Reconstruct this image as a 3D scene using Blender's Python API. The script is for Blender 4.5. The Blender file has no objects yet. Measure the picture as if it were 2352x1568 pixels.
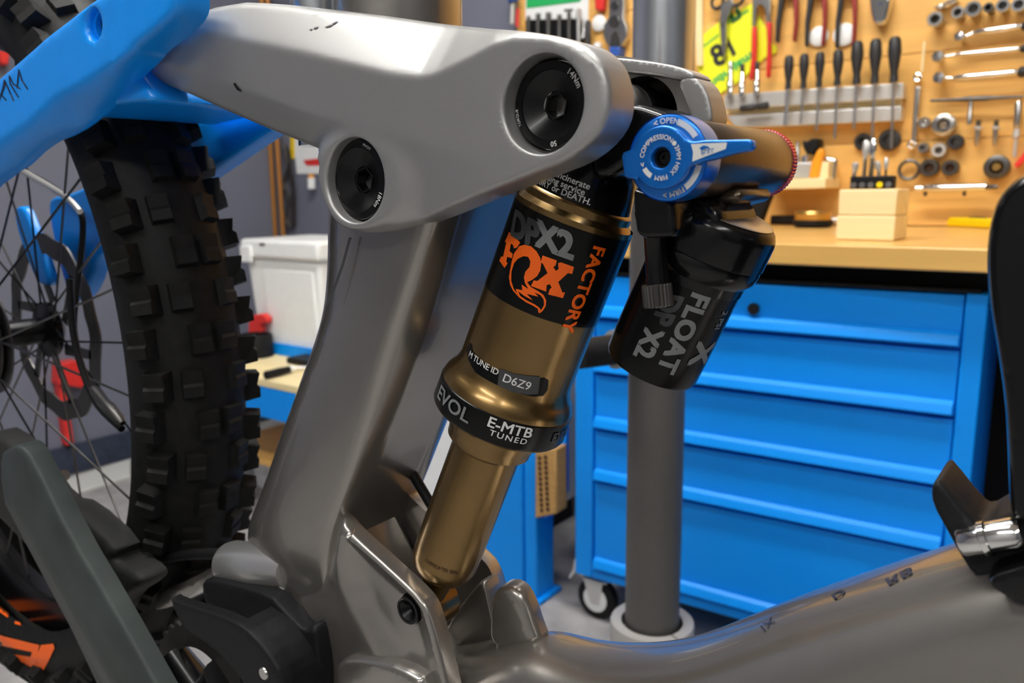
import bpy, bmesh, math, random
import numpy as np
from mathutils import Vector, Matrix
from mathutils.geometry import delaunay_2d_cdt
random.seed(4); rng = np.random.default_rng(4)
S = bpy.context.scene
COL = S.collection

# ------------------------------------------------------------------ camera
F, CX, CY, H = 1830.0, 1176.0, 784.0, 0.92
yaw = math.radians(37)
_z = np.array([-136, 9816, -1830.0]); _z /= np.linalg.norm(_z)
_y = np.array([0, 0, 1.0]); _y = _y - _y.dot(_z) * _z; _y /= np.linalg.norm(_y)
_x = np.cross(_y, _z)
if _x[0] < 0: _x = -_x
M = np.array([math.cos(yaw) * _x - math.sin(yaw) * _y, math.sin(yaw) * _x + math.cos(yaw) * _y, _z])
EYE = np.array([0, 0, H])
cam = bpy.data.cameras.new('camera'); co = bpy.data.objects.new('camera', cam); COL.objects.link(co)
R = M @ np.diag([1, 1, -1])
co.matrix_world = Matrix([[*R[0], 0], [*R[1], 0], [*R[2], H], [0, 0, 0, 1]])
cam.sensor_width = 36; cam.lens = 36 * F / 2352; cam.clip_start = 0.02; cam.clip_end = 50
cam.dof.use_dof = True; cam.dof.focus_distance = 0.41; cam.dof.aperture_fstop = 11.0
S.camera = co

# ------------------------------------------------------------------ world, exposure
w = bpy.data.worlds.new('world'); S.world = w; w.use_nodes = True
w.node_tree.nodes['Background'].inputs[0].default_value = (0.8, 0.87, 1, 1)
w.node_tree.nodes['Background'].inputs[1].default_value = 0.15
S.view_settings.view_transform = 'Standard'; S.view_settings.look = 'None'
S.view_settings.gamma = 1; S.view_settings.use_curve_mapping = False
S.view_settings.exposure = 0.25
LAMP = 24.0          # strength of the fluorescent diffusers

# ------------------------------------------------------------------ pixel helpers (photo frame 2352 x 1568)
def ray(px, py): return M @ np.array([(px - CX) / F, -(py - CY) / F, 1.0])
def PY(px, py, Y): d = ray(px, py); return EYE + d * (Y / d[1])
def PX(px, py, X): d = ray(px, py); return EYE + d * (X / d[0])
def PZ(px, py, Z): d = ray(px, py); return EYE + d * ((Z - H) / d[2])
def PD(px, py, D): return EYE + ray(px, py) * D
def proj(p):
    c = M.T @ (np.asarray(p) - EYE); return np.array([CX + F * c[0] / c[2], CY - F * c[1] / c[2]])
def dep(p): return (M.T @ (np.asarray(p) - EYE))[2]
V = np.array
YB = 0.34            # centre plane of the bicycle
YW = 2.10            # back wall
XW = -2.77           # left wall
def B(px, py, l): return PY(px, py, YB + l)
def W(px, py, off=0.0): return PY(px, py, YW - off)
def nrm(v): v = np.asarray(v, float); return v / np.linalg.norm(v)

# ------------------------------------------------------------------ materials
MATS = {}
def mat(name, col, rough=0.5, metal=0.0, coat=0.0, var=0.0, scale=40.0, bump=0.0, emit=0.0, wood=False, aniso=0.0, spec=None):
    if name in MATS: return MATS[name]
    m = bpy.data.materials.new(name); m.use_nodes = True
    nt = m.node_tree; b = nt.nodes['Principled BSDF']
    b.inputs['Base Color'].default_value = (*col, 1); b.inputs['Roughness'].default_value = rough
    b.inputs['Metallic'].default_value = metal; b.inputs['Coat Weight'].default_value = coat
    b.inputs['Coat Roughness'].default_value = 0.06
    if spec is not None: b.inputs['Specular IOR Level'].default_value = spec
    if aniso: b.inputs['Anisotropic'].default_value = aniso
    tc = nt.nodes.new('ShaderNodeTexCoord'); mp = nt.nodes.new('ShaderNodeMapping')
    nt.links.new(tc.outputs['Object'], mp.inputs[0])
    nz = nt.nodes.new('ShaderNodeTexNoise'); nz.inputs['Scale'].default_value = scale; nz.inputs['Detail'].default_value = 4
    nt.links.new(mp.outputs[0], nz.inputs['Vector'])
    if wood: mp.inputs['Scale'].default_value = (0.6, 5, 9)
    v = max(var, 0.02)
    rp = nt.nodes.new('ShaderNodeValToRGB')
    c = V(col)
    rp.color_ramp.elements[0].position = 0.3; rp.color_ramp.elements[1].position = 0.7
    rp.color_ramp.elements[0].color = (*np.clip(c * (1 - v), 0, 1), 1)
    rp.color_ramp.elements[1].color = (*np.clip(c * (1 + v), 0, 1), 1)
    nt.links.new(nz.outputs['Fac'], rp.inputs[0]); nt.links.new(rp.outputs[0], b.inputs['Base Color'])
    if bump:
        bp = nt.nodes.new('ShaderNodeBump'); bp.inputs['Strength'].default_value = bump; bp.inputs['Distance'].default_value = 0.002
        nt.links.new(nz.outputs['Fac'], bp.inputs['Height']); nt.links.new(bp.outputs[0], b.inputs['Normal'])
    if emit:
        b.inputs['Emission Color'].default_value = (*col, 1); b.inputs['Emission Strength'].default_value = emit
    MATS[name] = m; return m
m_silver = mat('silver_paint', (0.40, 0.398, 0.39), 0.44, 0.72, 0.25, 0.05, 2500)
m_bright = mat('bright_silver', (0.72, 0.71, 0.69), 0.28, 0.85, 0.2, 0.03, 2500)
m_frame = mat('frame_paint', (0.33, 0.31, 0.285), 0.27, 0.8, 0.6, 0.05, 2500)
m_blue = mat('blue_gloss_paint', (0.0, 0.30, 0.97), 0.35, 0.0, 0.15, 0.03, spec=.4)
m_cab = mat('cabinet_blue', (0.0, 0.295, 0.95), 0.45, 0.0, 0.0, 0.03, 6, spec=.3)
m_dial = mat('blue_anodised', (0.0, 0.17, 0.66), 0.28, 0.55, 0.3, 0.02)
m_gold = mat('bronze_anodised', (0.24, 0.15, 0.055), 0.27, 0.92, 0.25, 0.05, 60)
m_black = mat('black_gloss', (0.0035, 0.0035, 0.004), 0.2, 0.0, 0.12, spec=.3)
m_anod = mat('black_anodised', (0.004, 0.004, 0.0045), 0.27, 0.1, 0.05, spec=.3)
m_matt = mat('black_plastic', (0.011, 0.011, 0.012), 0.5, 0.0, 0.0, 0.15, 300, 0.1, spec=.16)
m_grip = mat('black_handle', (0.022, 0.022, 0.024), 0.5, 0, 0, 0.1)
m_rub = mat('tyre_rubber', (0.0085, 0.0083, 0.008), 0.6, 0, 0, 0.3, 120, 0.25, spec=.2)
m_chrome = mat('chrome', (0.80, 0.80, 0.79), 0.12, 1.0)
m_steel = mat('tool_steel', (0.55, 0.54, 0.52), 0.28, 1.0, 0, 0.06)
m_dsteel = mat('dark_steel', (0.12, 0.115, 0.11), 0.4, 0.9, 0, 0.1)
m_red = mat('red_plastic', (0.75, 0.035, 0.03), 0.4)
m_dred = mat('dark_red_handle', (0.30, 0.03, 0.025), 0.45)
m_pink = mat('pink_anodised', (0.55, 0.05, 0.09), 0.35, 0.6)
m_orange = mat('orange_print', (0.95, 0.13, 0.0), 0.45)
m_white = mat('white_plastic', (0.90, 0.91, 0.90), 0.4, 0, 0, 0.02)
m_print = mat('white_print', (0.72, 0.72, 0.70), 0.5)
m_grey = mat('grey_print', (0.17, 0.18, 0.18), 0.45)
m_dgrey = mat('dark_grey_print', (0.045, 0.047, 0.05), 0.45)
m_decal = mat('black_decal', (0.004, 0.004, 0.004), 0.25, 0, 0.0, spec=.2)
m_ink = mat('marker_ink', (0.004, 0.012, 0.05), 0.6)
m_dink = mat('dark_decal_print', (0.02, 0.025, 0.05), 0.5)
m_pine = mat('pine_board', (0.80, 0.45, 0.12), 0.45, 0, 0.05, 0.14, 3.0, 0, 0, True)
m_top = mat('bench_wood', (0.78, 0.46, 0.13), 0.32, 0, 0.15, 0.10, 3.0, 0, 0, True)
m_block = mat('pale_wood', (0.92, 0.76, 0.42), 0.5, 0, 0, 0.06, 4.0, 0, 0, True)
m_brown = mat('drilled_wood', (0.50, 0.28, 0.09), 0.6, 0, 0, 0.15, 20, 0, 0, True)
m_hole = mat('dark_hole', (0.05, 0.02, 0.008), 0.8)
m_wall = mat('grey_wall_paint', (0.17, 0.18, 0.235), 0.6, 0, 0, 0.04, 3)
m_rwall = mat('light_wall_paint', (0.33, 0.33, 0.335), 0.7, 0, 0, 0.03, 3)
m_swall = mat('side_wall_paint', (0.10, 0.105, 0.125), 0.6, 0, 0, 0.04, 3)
m_ceil = mat('ceiling_paint', (0.62, 0.62, 0.61), 0.8, 0, 0, 0.02, 3)
m_floor = mat('concrete_floor', (0.33, 0.32, 0.315), 0.55, 0, 0, 0.25, 14, 0.05)
m_dark = mat('dark_skirting', (0.03, 0.04, 0.07), 0.5, 0, 0, 0.3, 60)
m_lstrip = mat('pale_strip', (0.62, 0.63, 0.60), 0.5)
m_pole = mat('grey_powder_coat', (0.105, 0.10, 0.094), 0.48, 0.25, 0, 0.05, 200)
m_galv = mat('galvanised_tube', (0.62, 0.65, 0.68), 0.2, 0.9, 0, 0.06, 20)
m_collar = mat('collar_plastic', (0.36, 0.345, 0.33), 0.5)
m_yel = mat('neon_yellow', (0.85, 0.90, 0.02), 0.5)
m_yellow = mat('yellow_plastic', (0.95, 0.65, 0.0), 0.4)
m_green = mat('green_print', (0.02, 0.45, 0.12), 0.5)
m_dgreen = mat('dark_green_print', (0.02, 0.12, 0.03), 0.5)
m_oplas = mat('orange_plastic', (0.95, 0.36, 0.02), 0.35)
m_alu = mat('aluminium_rail', (0.70, 0.69, 0.66), 0.35, 0.6, 0, 0.06, 8)
m_brass = mat('brass', (0.60, 0.38, 0.12), 0.25, 0.9)
m_cop = mat('copper_pipe', (0.55, 0.24, 0.06), 0.35, 0.5)
m_crank = mat('worn_crank_alloy', (0.045, 0.055, 0.053), 0.5, 0.1, 0, 0.15, 30, spec=.25)
m_guard = mat('grey_rubber_guard', (0.028, 0.028, 0.027), 0.6, 0, 0, 0.1, 60, spec=.2)
m_tblue = mat('tool_blue', (0.03, 0.10, 0.42), 0.45)
m_bronze2 = mat('brown_anodised', (0.13, 0.10, 0.07), 0.3, 0.9, 0.1)
m_cream = mat('cream_bushing', (0.80, 0.68, 0.42), 0.4)
m_diff = mat('lamp_diffuser', (1.0, 0.985, 0.95), 0.5, 0, 0, 0, 1, 0, LAMP)
m_diff2 = mat('bench_lamp_diffuser', (1.0, 0.985, 0.95), 0.5, 0, 0, 0, 1, 0, LAMP*1.8)

# ------------------------------------------------------------------ object helpers
WL = {}
def place(o, parent, loc):
    loc = V(loc, float)
    WL[o] = loc
    if parent is not None:
        o.parent = parent; o.location = loc - WL[parent]
    else: o.location = loc
    COL.objects.link(o)
def thing(name, label, cat, loc, group=None):
    o = bpy.data.objects.new(name, None); o.empty_display_size = 0.02
    place(o, None, loc); o['label'] = label; o['category'] = cat
    if group: o['group'] = group
    return o
def tag(o, label, cat, group=None):
    o['label'] = label; o['category'] = cat
    if group: o['group'] = group
    return o
def struct(o): o['kind'] = 'structure'; return o
class MB:
    def __init__(s): s.v = []; s.f = []
    def add(s, v, f):
        n = len(s.v); s.v += [tuple(map(float, p)) for p in v]; s.f += [tuple(i + n for i in q) for q in f]; return s
    def box(s, lo, hi):
        x0, y0, z0 = lo; x1, y1, z1 = hi
        return s.add([(x0,y0,z0),(x1,y0,z0),(x1,y1,z0),(x0,y1,z0),(x0,y0,z1),(x1,y0,z1),(x1,y1,z1),(x0,y1,z1)],
              [(0,3,2,1),(4,5,6,7),(0,1,5,4),(1,2,6,5),(2,3,7,6),(3,0,4,7)])
    def prism(s, pts, vec):
        pts = [V(p, float) for p in pts]; n = len(pts); vec = V(vec, float)
        return s.add(pts + [p + vec for p in pts], [tuple(range(n))[::-1], tuple(range(n, 2*n))] + [(i, (i+1) % n, n + (i+1) % n, n + i) for i in range(n)])
    def lathe(s, p0, ax, prof, n=32, e1=None, cap=True):
        p0 = V(p0, float); ax = nrm(ax)
        if e1 is None: e1 = np.cross(ax, [0, 0, 1.0] if abs(ax[2]) < 0.9 else [1.0, 0, 0])
        e1 = V(e1, float); e1 = nrm(e1 - e1.dot(ax) * ax); e2 = np.cross(ax, e1)
        vs = []; fs = []
        for (t, r) in prof:
            for k in range(n):
                a = 2 * math.pi * k / n; vs.append(p0 + ax * t + r * (math.cos(a) * e1 + math.sin(a) * e2))
        for i in range(len(prof) - 1):
            for k in range(n): fs.append((i*n+k, i*n+(k+1) % n, (i+1)*n+(k+1) % n, (i+1)*n+k))
        if cap:
            if prof[0][1] > 1e-6: fs.append(tuple(range(n))[::-1])
            if prof[-1][1] > 1e-6: fs.append(tuple(range((len(prof)-1)*n, len(prof)*n)))
        return s.add(vs, fs)
    def cyl(s, a, b, r0, r1=None, n=20):
        a = V(a, float); b = V(b, float); L = np.linalg.norm(b - a)
        return s.lathe(a, b - a, [(0, r0), (L, r0 if r1 is None else r1)], n)
    def tube(s, pts, r, n=10, sm=4):
        P = spline(pts, sm) if sm > 1 else [V(p, float) for p in pts]
        rs = r if hasattr(r, '__len__') else [r] * len(P)
        if len(rs) != len(P): rs = np.interp(np.linspace(0, 1, len(P)), np.linspace(0, 1, len(rs)), rs)
        vs = []; fs = []; e = None
        for i, p in enumerate(P):
            t = nrm(P[min(i+1, len(P)-1)] - P[max(i-1, 0)])
            if e is None: e = np.cross(t, [0.3, 0.2, 1])
            e = nrm(e - e.dot(t) * t); g = np.cross(t, e)
            for k in range(n):
                a = 2*math.pi*k/n; vs.append(p + rs[i]*(math.cos(a)*e + math.sin(a)*g))
        for i in range(len(P)-1):
            for k in range(n): fs.append((i*n+k, i*n+(k+1) % n, (i+1)*n+(k+1) % n, (i+1)*n+k))
        fs += [tuple(range(n))[::-1], tuple(range((len(P)-1)*n, len(P)*n))]
        return s.add(vs, fs)
    def torus(s, c, ax, R_, r, n=48, m=12, sq=1.0):
        ax = nrm(ax); e1 = nrm(np.cross(ax, [0, 0, 1.0] if abs(ax[2]) < 0.9 else [1.0, 0, 0])); e2 = np.cross(ax, e1); c = V(c, float)
        vs = []; fs = []
        for i in range(n):
            a = 2*math.pi*i/n; d = math.cos(a)*e1 + math.sin(a)*e2
            for k in range(m):
                b = 2*math.pi*k/m; vs.append(c + d*(R_ + r*math.cos(b)) + ax*r*sq*math.sin(b))
        for i in range(n):
            for k in range(m): fs.append((i*m+k, ((i+1) % n)*m+k, ((i+1) % n)*m+(k+1) % m, i*m+(k+1) % m))
        return s.add(vs, fs)
    def build(s, name, m, parent=None, bevel=0.0, ang=40, smooth=True, seg=2, label=None):
        me = bpy.data.meshes.new(name)
        vs = V(s.v); c = (vs.min(0) + vs.max(0)) / 2
        if parent is None: c[2] = vs[:, 2].min()
        me.from_pydata([tuple(p) for p in vs - c], [], s.f); me.update()
        bm = bmesh.new(); bm.from_mesh(me); bmesh.ops.recalc_face_normals(bm, faces=bm.faces); bm.to_mesh(me); bm.free()
        o = bpy.data.objects.new(name, me); me.materials.append(m)
        if smooth:
            me.shade_smooth(); me.set_sharp_from_angle(angle=math.radians(ang))
        if bevel:
            b = o.modifiers.new('bevel', 'BEVEL'); b.width = bevel; b.segments = seg; b.limit_method = 'ANGLE'; b.angle_limit = math.radians(35)
            b.harden_normals = False
        place(o, parent, c)
        if label: o['label'] = label
        return o
def spline(pts, sm=4):
    P = [V(p, float) for p in pts]; out = []
    for i in range(len(P)-1):
        p0 = P[max(i-1, 0)]; p1 = P[i]; p2 = P[i+1]; p3 = P[min(i+2, len(P)-1)]
        for k in range(sm):
            t = k/sm
            out.append(0.5*((2*p1) + (-p0+p2)*t + (2*p0-5*p1+4*p2-p3)*t*t + (-p0+3*p1-3*p2+p3)*t**3))
    out.append(P[-1]); return out
def copy_tree(o, loc, label=None):
    r = o.copy(); COL.objects.link(r); r.location = loc; WL[r] = V(loc, float)
    if label: r['label'] = label
    for ch in o.children:
        c = ch.copy(); COL.objects.link(c); c.parent = r
        for g in ch.children:
            d = g.copy(); COL.objects.link(d); d.parent = c
    return r
# polygon tools in the pixel frame ------------------------------------------------
def chaikin(p, it=2):
    p = V(p, float)
    for _ in range(it):
        q = np.roll(p, -1, 0); p = np.stack([0.75*p + 0.25*q, 0.25*p + 0.75*q], 1).reshape(-1, 2)
    return p
def resample(p, step):
    p = V(p, float); out = []
    for a, b in zip(p, np.roll(p, -1, 0)):
        n = max(1, int(round(np.linalg.norm(b - a) / step)))
        for k in range(n): out.append(a + (b - a) * k / n)
    return V(out)
def inside(q, poly):
    x, y = q[:, 0], q[:, 1]; r = np.zeros(len(q), bool)
    for (x0, y0), (x1, y1) in zip(poly, np.roll(poly, -1, 0)):
        c = (y0 > y) != (y1 > y)
        with np.errstate(divide='ignore', invalid='ignore'):
            r ^= c & (x < (x1 - x0) * (y - y0) / (y1 - y0 + 1e-12) + x0)
    return r
def pdist(q, poly, closed=True):
    d = np.full(len(q), 1e9); P = V(poly, float)
    prs = list(zip(P, np.roll(P, -1, 0))) if closed else list(zip(P[:-1], P[1:]))
    for a, b in prs:
        ab = b - a; t = np.clip(((q - a) @ ab) / max(ab @ ab, 1e-9), 0, 1)
        d = np.minimum(d, np.linalg.norm(q - a - t[:, None]*ab, axis=1))
    return d
def cdt(outline, holes, step, interior=True, rings=None):
    bs = step if rings is None else min(step, 7)
    loops = [resample(outline, bs)] + [resample(h, min(step*0.5, 5)) for h in holes]
    pts = []; ed = []
    for L in loops:
        n0 = len(pts); pts += list(L); ed += [(n0+i, n0+(i+1) % len(L)) for i in range(len(L))]
    keep = 0.55*step
    if rings is not None:
        for li, L in enumerate(loops):
            R_ = rings[li]
            if not R_: continue
            t = np.roll(L, -1, 0) - np.roll(L, 1, 0); t = t/np.maximum(np.linalg.norm(t, axis=1), 1e-9)[:, None]
            nn = np.stack([-t[:, 1], t[:, 0]], 1)
            if li == 0: sg = 1 if inside(L + nn*1.0, loops[0]).mean() > .5 else -1
            else: sg = -1 if inside(L + nn*1.0, L).mean() > .5 else 1
            for fr_ in (.12, .32, .62, 1.0):
                d_ = R_*fr_; q = L + nn*sg*d_
                if fr_ == 1.0: q = q[::2]
                k = inside(q, loops[0]) & (pdist(q, loops[0]) > d_*.93 - (0 if li == 0 else d_*.0))
                if li: k = inside(q, loops[0]) & (pdist(q, loops[0]) > 1.5)
                for lj, h in enumerate(loops[1:], 1): k &= ~inside(q, h) & (pdist(q, h) > (d_*.93 if lj == li else 1.5))
                pts += list(q[k])
    rk_ = [0]*len(loops) if rings is None else list(rings)
    if interior:
        lo = loops[0].min(0); hi = loops[0].max(0)
        gx, gy = np.meshgrid(np.arange(lo[0], hi[0], step), np.arange(lo[1], hi[1], step*0.87))
        gx = gx + (np.arange(gx.shape[0]) % 2)[:, None]*step*0.5
        g = np.stack([gx.ravel(), gy.ravel()], 1)
        k = inside(g, loops[0]) & (pdist(g, loops[0]) > max(step*0.55, rk_[0] + step*.3))
        for hi_, h in enumerate(loops[1:], 1): k &= ~inside(g, h) & (pdist(g, h) > max(step*0.4, rk_[hi_] + step*.3))
        pts += list(g[k])
    vc, _, fc, *_r = delaunay_2d_cdt([Vector(p) for p in pts], ed, [], 0, 1e-4)
    v = V([tuple(p) for p in vc]); fc = [tuple(f) for f in fc]
    cen = V([v[list(f)].mean(0) for f in fc])
    k = inside(cen, loops[0])
    for h in loops[1:]: k &= ~inside(cen, h)
    return v, [f for f, kk in zip(fc, k) if kk], loops
def plate(name, outline, l0, l1, m, parent, relief=None, holes=(), step=12, rpx=8, rm=0.004, smooth_it=2, mirror=False, hole_r=None, ang=50, label=None, Yc=None):
    """solid plate parallel to the bike plane, near face at l0 (shaped by relief), far face at l1"""
    Yc = YB if Yc is None else Yc
    o2 = chaikin(outline, smooth_it) if smooth_it else V(outline, float)
    v, fs, loops = cdt(o2, [V(h, float) for h in holes], step, True, [rpx] + [(hr[0] if hole_r else 0) for hr in (hole_r or [(0, 0)]*len(holes))])
    d = pdist(v, loops[0]); 
    off = np.zeros(len(v)) if relief is None else relief(v[:, 0], v[:, 1])
    t = np.clip(d / rpx, 0, 1); off = off + rm * (1 - np.sqrt(np.clip(1 - (1 - t)**2, 0, 1)))
    for h, hr in zip(loops[1:], (hole_r or [(0, 0)]*len(holes))):
        if hr[0]:
            t = np.clip(pdist(v, h) / hr[0], 0, 1); off = off + hr[1] * (1 - np.sqrt(np.clip(1 - (1 - t)**2, 0, 1)))
    base = V([PY(p[0], p[1], Yc + l0) for p in v])
    fr = base.copy(); fr[:, 1] += off; bk = base.copy(); bk[:, 1] = Yc + l1
    n = len(v); F_ = [tuple(f) for f in fs] + [tuple(i + n for i in f[::-1]) for f in fs]
    cnt = {}
    for f in fs:
        for a, b in zip(f, f[1:] + f[:1]): cnt[(a, b)] = 1
    for (a, b) in list(cnt):
        if (b, a) not in cnt: F_.append((b, a, a + n, b + n))
    vs = np.concatenate([fr, bk])
    if mirror: vs = vs.copy(); vs[:, 1] = 2*Yc - vs[:, 1]
    mb = MB().add(vs, F_)
    return mb.build(name, m, parent, ang=ang, label=label)
def wpoly(pts, o0, o1, mb=None, plane=None):
    """prism hung on the back wall, pixel outline taken at its front face (offset o1 from the wall)"""
    mb = mb or MB(); P = [W(*p, o1) for p in pts]; return mb.prism(P, (0, o1 - o0, 0))
def circ3(c, r, n=48, ax='Y'):
    return [c + r * V([math.cos(2*math.pi*k/n), 0, math.sin(2*math.pi*k/n)]) for k in range(n)]
def text_mesh(txt, bold=0.0, shear=0.0, space=1.0, thresh=0.25):
    cu = bpy.data.curves.new('t', 'FONT'); cu.body = txt; cu.size = 1; cu.shear = shear; cu.space_character = space
    cu.resolution_u = 4; cu.align_x = 'CENTER'; cu.align_y = 'CENTER'
    o = bpy.data.objects.new('t', cu); COL.objects.link(o)
    me = o.to_mesh(); bm = bmesh.new(); bm.from_mesh(me); o.to_mesh_clear()
    bpy.data.objects.remove(o); bpy.data.curves.remove(cu)
    refine(bm, thresh)
    v = V([p.co[:2] for p in bm.verts]); bm.verts.index_update(); f = [tuple(p.index for p in q.verts) for q in bm.faces]; bm.free()
    text_mesh.n = 0
    if bold:
        n = len(v); text_mesh.n = n; b = bold*.8; sh_ = [(b, b), (-b, b), (b, -b), (-b, -b)]; v = np.concatenate([v + V(s_) for s_ in sh_]); f = [tuple(i + n*k for i in q) for k in range(4) for q in f]
    return v, f
def refine(bm, thresh):
    bmesh.ops.triangulate(bm, faces=bm.faces)
    for _ in range(5):
        e = [x for x in bm.edges if x.calc_length() > thresh]
        if not e: break
        bmesh.ops.subdivide_edges(bm, edges=e, cuts=1); bmesh.ops.triangulate(bm, faces=bm.faces)
def decal(name, v, f, fn, m, parent, label=None):
    P = [V(fn(*p), float) for p in v]; nc = getattr(text_mesh, 'n', 0)
    if nc and len(v) == 4*nc: P = [p + nrm(EYE - p)*6e-5*(i//nc) for i, p in enumerate(P)]   # keep the bold copies apart
    text_mesh.n = 0
    mb = MB().add(P, f)
    me = bpy.data.meshes.new(name); c = V(mb.v).mean(0)
    me.from_pydata([tuple(V(p) - c) for p in mb.v], [], mb.f); me.materials.append(m); me.shade_smooth()
    o = bpy.data.objects.new(name, me); place(o, parent, c)
    if label: o['label'] = label
    return o
def poly_mesh(outline, holes=(), step=8):
    v, f, _ = cdt(V(outline, float), [V(h, float) for h in holes], step); return v, f

# ------------------------------------------------------------------ room
X0, X1, Y0, Y1, ZC = XW, 2.6, -2.6, YW, 2.75
struct(MB().box((X0-.1, Y0-.1, -.08), (X1+.1, Y1+.1, 0)).build('floor', m_floor, smooth=False))
struct(MB().box((X0-.1, Y0-.1, ZC), (X1+.1, Y1+.1, ZC+.08)).build('ceiling', m_ceil, smooth=False))
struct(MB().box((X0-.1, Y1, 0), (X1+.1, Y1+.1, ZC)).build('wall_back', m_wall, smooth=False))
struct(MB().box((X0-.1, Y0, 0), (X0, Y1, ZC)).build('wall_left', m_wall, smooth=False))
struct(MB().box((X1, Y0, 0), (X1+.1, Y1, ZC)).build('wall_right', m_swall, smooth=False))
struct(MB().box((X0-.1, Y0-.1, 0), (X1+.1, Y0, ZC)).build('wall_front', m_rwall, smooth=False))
struct(MB().box((X0+.001, -1, 0.001), (X0+.02, Y1-.02, .10)).build('baseboard_left', m_dark, bevel=.002))
a = PZ(105, 1122, 0); b = PZ(140, 1150, 0)
struct(MB().prism([PZ(20, 1150, .0), PZ(300, 1060, .0), PZ(300, 1098, .0), PZ(20, 1188, .0)], (0, 0, .012)).build('trim_1', m_lstrip, bevel=.002))

def lamp(c, sx, sy, label, md=None):
    t = thing('ceiling_light', label, 'light', (c[0], c[1], ZC-.07), 'ceiling lights')
    x, y = c
    f = MB().box((x-sx-.02, y-sy-.02, ZC-.055), (x+sx+.02, y+sy+.02, ZC-.001)); f.build('lamp_housing', m_white, t, bevel=.004)
    MB().box((x-sx, y-sy, ZC-.07), (x+sx, y+sy, ZC-.056)).build('diffuser', md or m_diff, t, bevel=.003)
lamp((-.6, .80), .75, .10, 'long fluorescent ceiling light above the workbench', m_diff2)
lamp((-.9, -.2), .75, .10, 'long fluorescent ceiling light above the bicycle')
lamp((.2, -1.9), .75, .10, 'long fluorescent ceiling light behind the camera')
lamp((1.7, -1.0), .10, .75, 'long fluorescent ceiling light by the right wall')

# ------------------------------------------------------------------ workbench along the back wall
ZT = 0.83; YF = 1.355
wb = thing('workbench', 'long workbench with thick wooden top under the tool board', 'workbench', (-.2, 1.7, 0))
MB().box((-1.03, YF, ZT-.036), (2.55, YW-.012, ZT)).build('bench_top', m_top, wb, bevel=.003)
MB().box((-1.0, YF+.10, ZT-.10), (2.5, YF+.14, ZT-.037)).build('apron', m_matt, wb)
MB().box((-1.03, YW-.04, .0), (-.97, YW-.02, ZT-.037)).build('back_leg', m_cab, wb)
# blue front leg with gusset
p0 = W(1098, 1000, YW-1.36); pL = PY(1110, 1200, 1.36)[0]; pR = PY(1229, 1200, 1.36)[0]
MB().box((pL, 1.36, .0), (pR-.035, 1.44, ZT-.037)).build('leg', m_cab, wb, bevel=.004)
MB().box((pR-.034, 1.365, .0), (pR, 1.435, ZT-.037)).build('leg_flange', m_cab, wb, bevel=.004)
MB().prism([PY(1229, 980, 1.40), PY(1300, 980, 1.40), PY(1300, 1130, 1.40), PY(1228, 1226, 1.40)], (0, .012, 0)).build('gusset', m_cab, wb)
MB().box((pL, 1.36, .001), (pR+.012, 1.45, .012)).build('foot', m_cab, wb, bevel=.002)
# black sheet added to stand in for the shade under the bench
struct(MB().box((-1.03, YW-.012, 0.001), (2.55, YW-.001, ZT-.04)).build('bench_shade_panel', m_matt, smooth=False))
# drilled wood block hanging at the gusset
t = thing('drilled_wood_block', 'brown wooden block drilled with rows of holes beside blue bench leg', 'block', PY(1250, 1186, 1.35))
pts = [(1229, 1033), (1276, 1030), (1278, 1180), (1228, 1191)]
MB().prism([PY(*p, 1.35) for p in pts], (0, .045, 0)).build('block', m_brown, t, bevel=.004)
for i in range(11):
    for k in range(2):
        c = PY(1239 + 14*k + i*.5, 1052 + i*12 - k*2, 1.3495)
        MB().cyl(c, c + V([0, .006, 0]), .0052, n=10).build('drilled_hole', m_hole, t)

# ------------------------------------------------------------------ tool cabinet
cabL, cabR = -.863, -.144
yc = 1.36; K = math.tan(math.radians(3.2))
def cy(x): return yc + (x - cabL) * K
cab = thing('tool_cabinet', 'blue wheeled tool cabinet with five long drawers behind the repair stand pole', 'cabinet', (-.5, 1.5, 0))
def cbox(x0, x1, z0, z1, f0, f1, mb=None):   # f = distance out of the front plane
    mb = mb or MB(); n = V([K, -1, 0]) / math.hypot(K, 1)
    P = [V([x, cy(x), z]) for x, z in ((x0, z0), (x1, z0), (x1, z1), (x0, z1))]
    return mb.prism([p + n*f1 for p in P], -n*(f1 - f0))
zb, zt = .108, .757
mb = MB(); cbox(cabL, cabR, zb, zt, -.55, -.02, mb)
cbox(cabL, cabL+.042, zb, zt, -.02, 0, mb); cbox(cabR-.03, cabR, zb, zt, -.02, 0, mb)
cbox(cabL+.042, cabR-.03, zb, zb+.022, -.02, 0, mb); mb.build('body', m_cab, cab, bevel=.003)
cbox(cabL+.01, cabR-.01, zt+.001, zt+.006, -.54, -.005).build('top_mat', m_matt, cab)
zs = [.757, .668, .556, .438, .325, .132]
for i in range(5):
    d = cbox(cabL+.044, cabR-.032, zs[i+1]+.003, zs[i]-.003, -.018, -.006).build('drawer', m_cab, cab, bevel=.002)
    zz = zs[i+1] + (.012 if i < 4 else .008)
    # long recessed pull lip: sloping flange
    n = V([K, -1, 0]); n /= np.linalg.norm(n); xa, xb = cabL+.046, cabR-.034
    mbh = MB()
    prof = [(-.005, .018), (.004, .012), (.009, -.004), (.006, -.006), (-.005, -.004)]
    P = [V([xa, cy(xa), zz + h]) + n*f for f, h in prof]; e = V([xb - xa, (xb - xa)*K, 0])
    mbh.prism(P, e).build('handle', m_cab, d, bevel=.0015)
c = V([PY(1733, 708, 1.385)[0], 0, PY(1733, 708, 1.385)[2]]); c[1] = cy(c[0]) + .004
MB().cyl(c, c + V([0, -.008, 0]), .010, n=20).build('lock', m_matt, cab)
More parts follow.
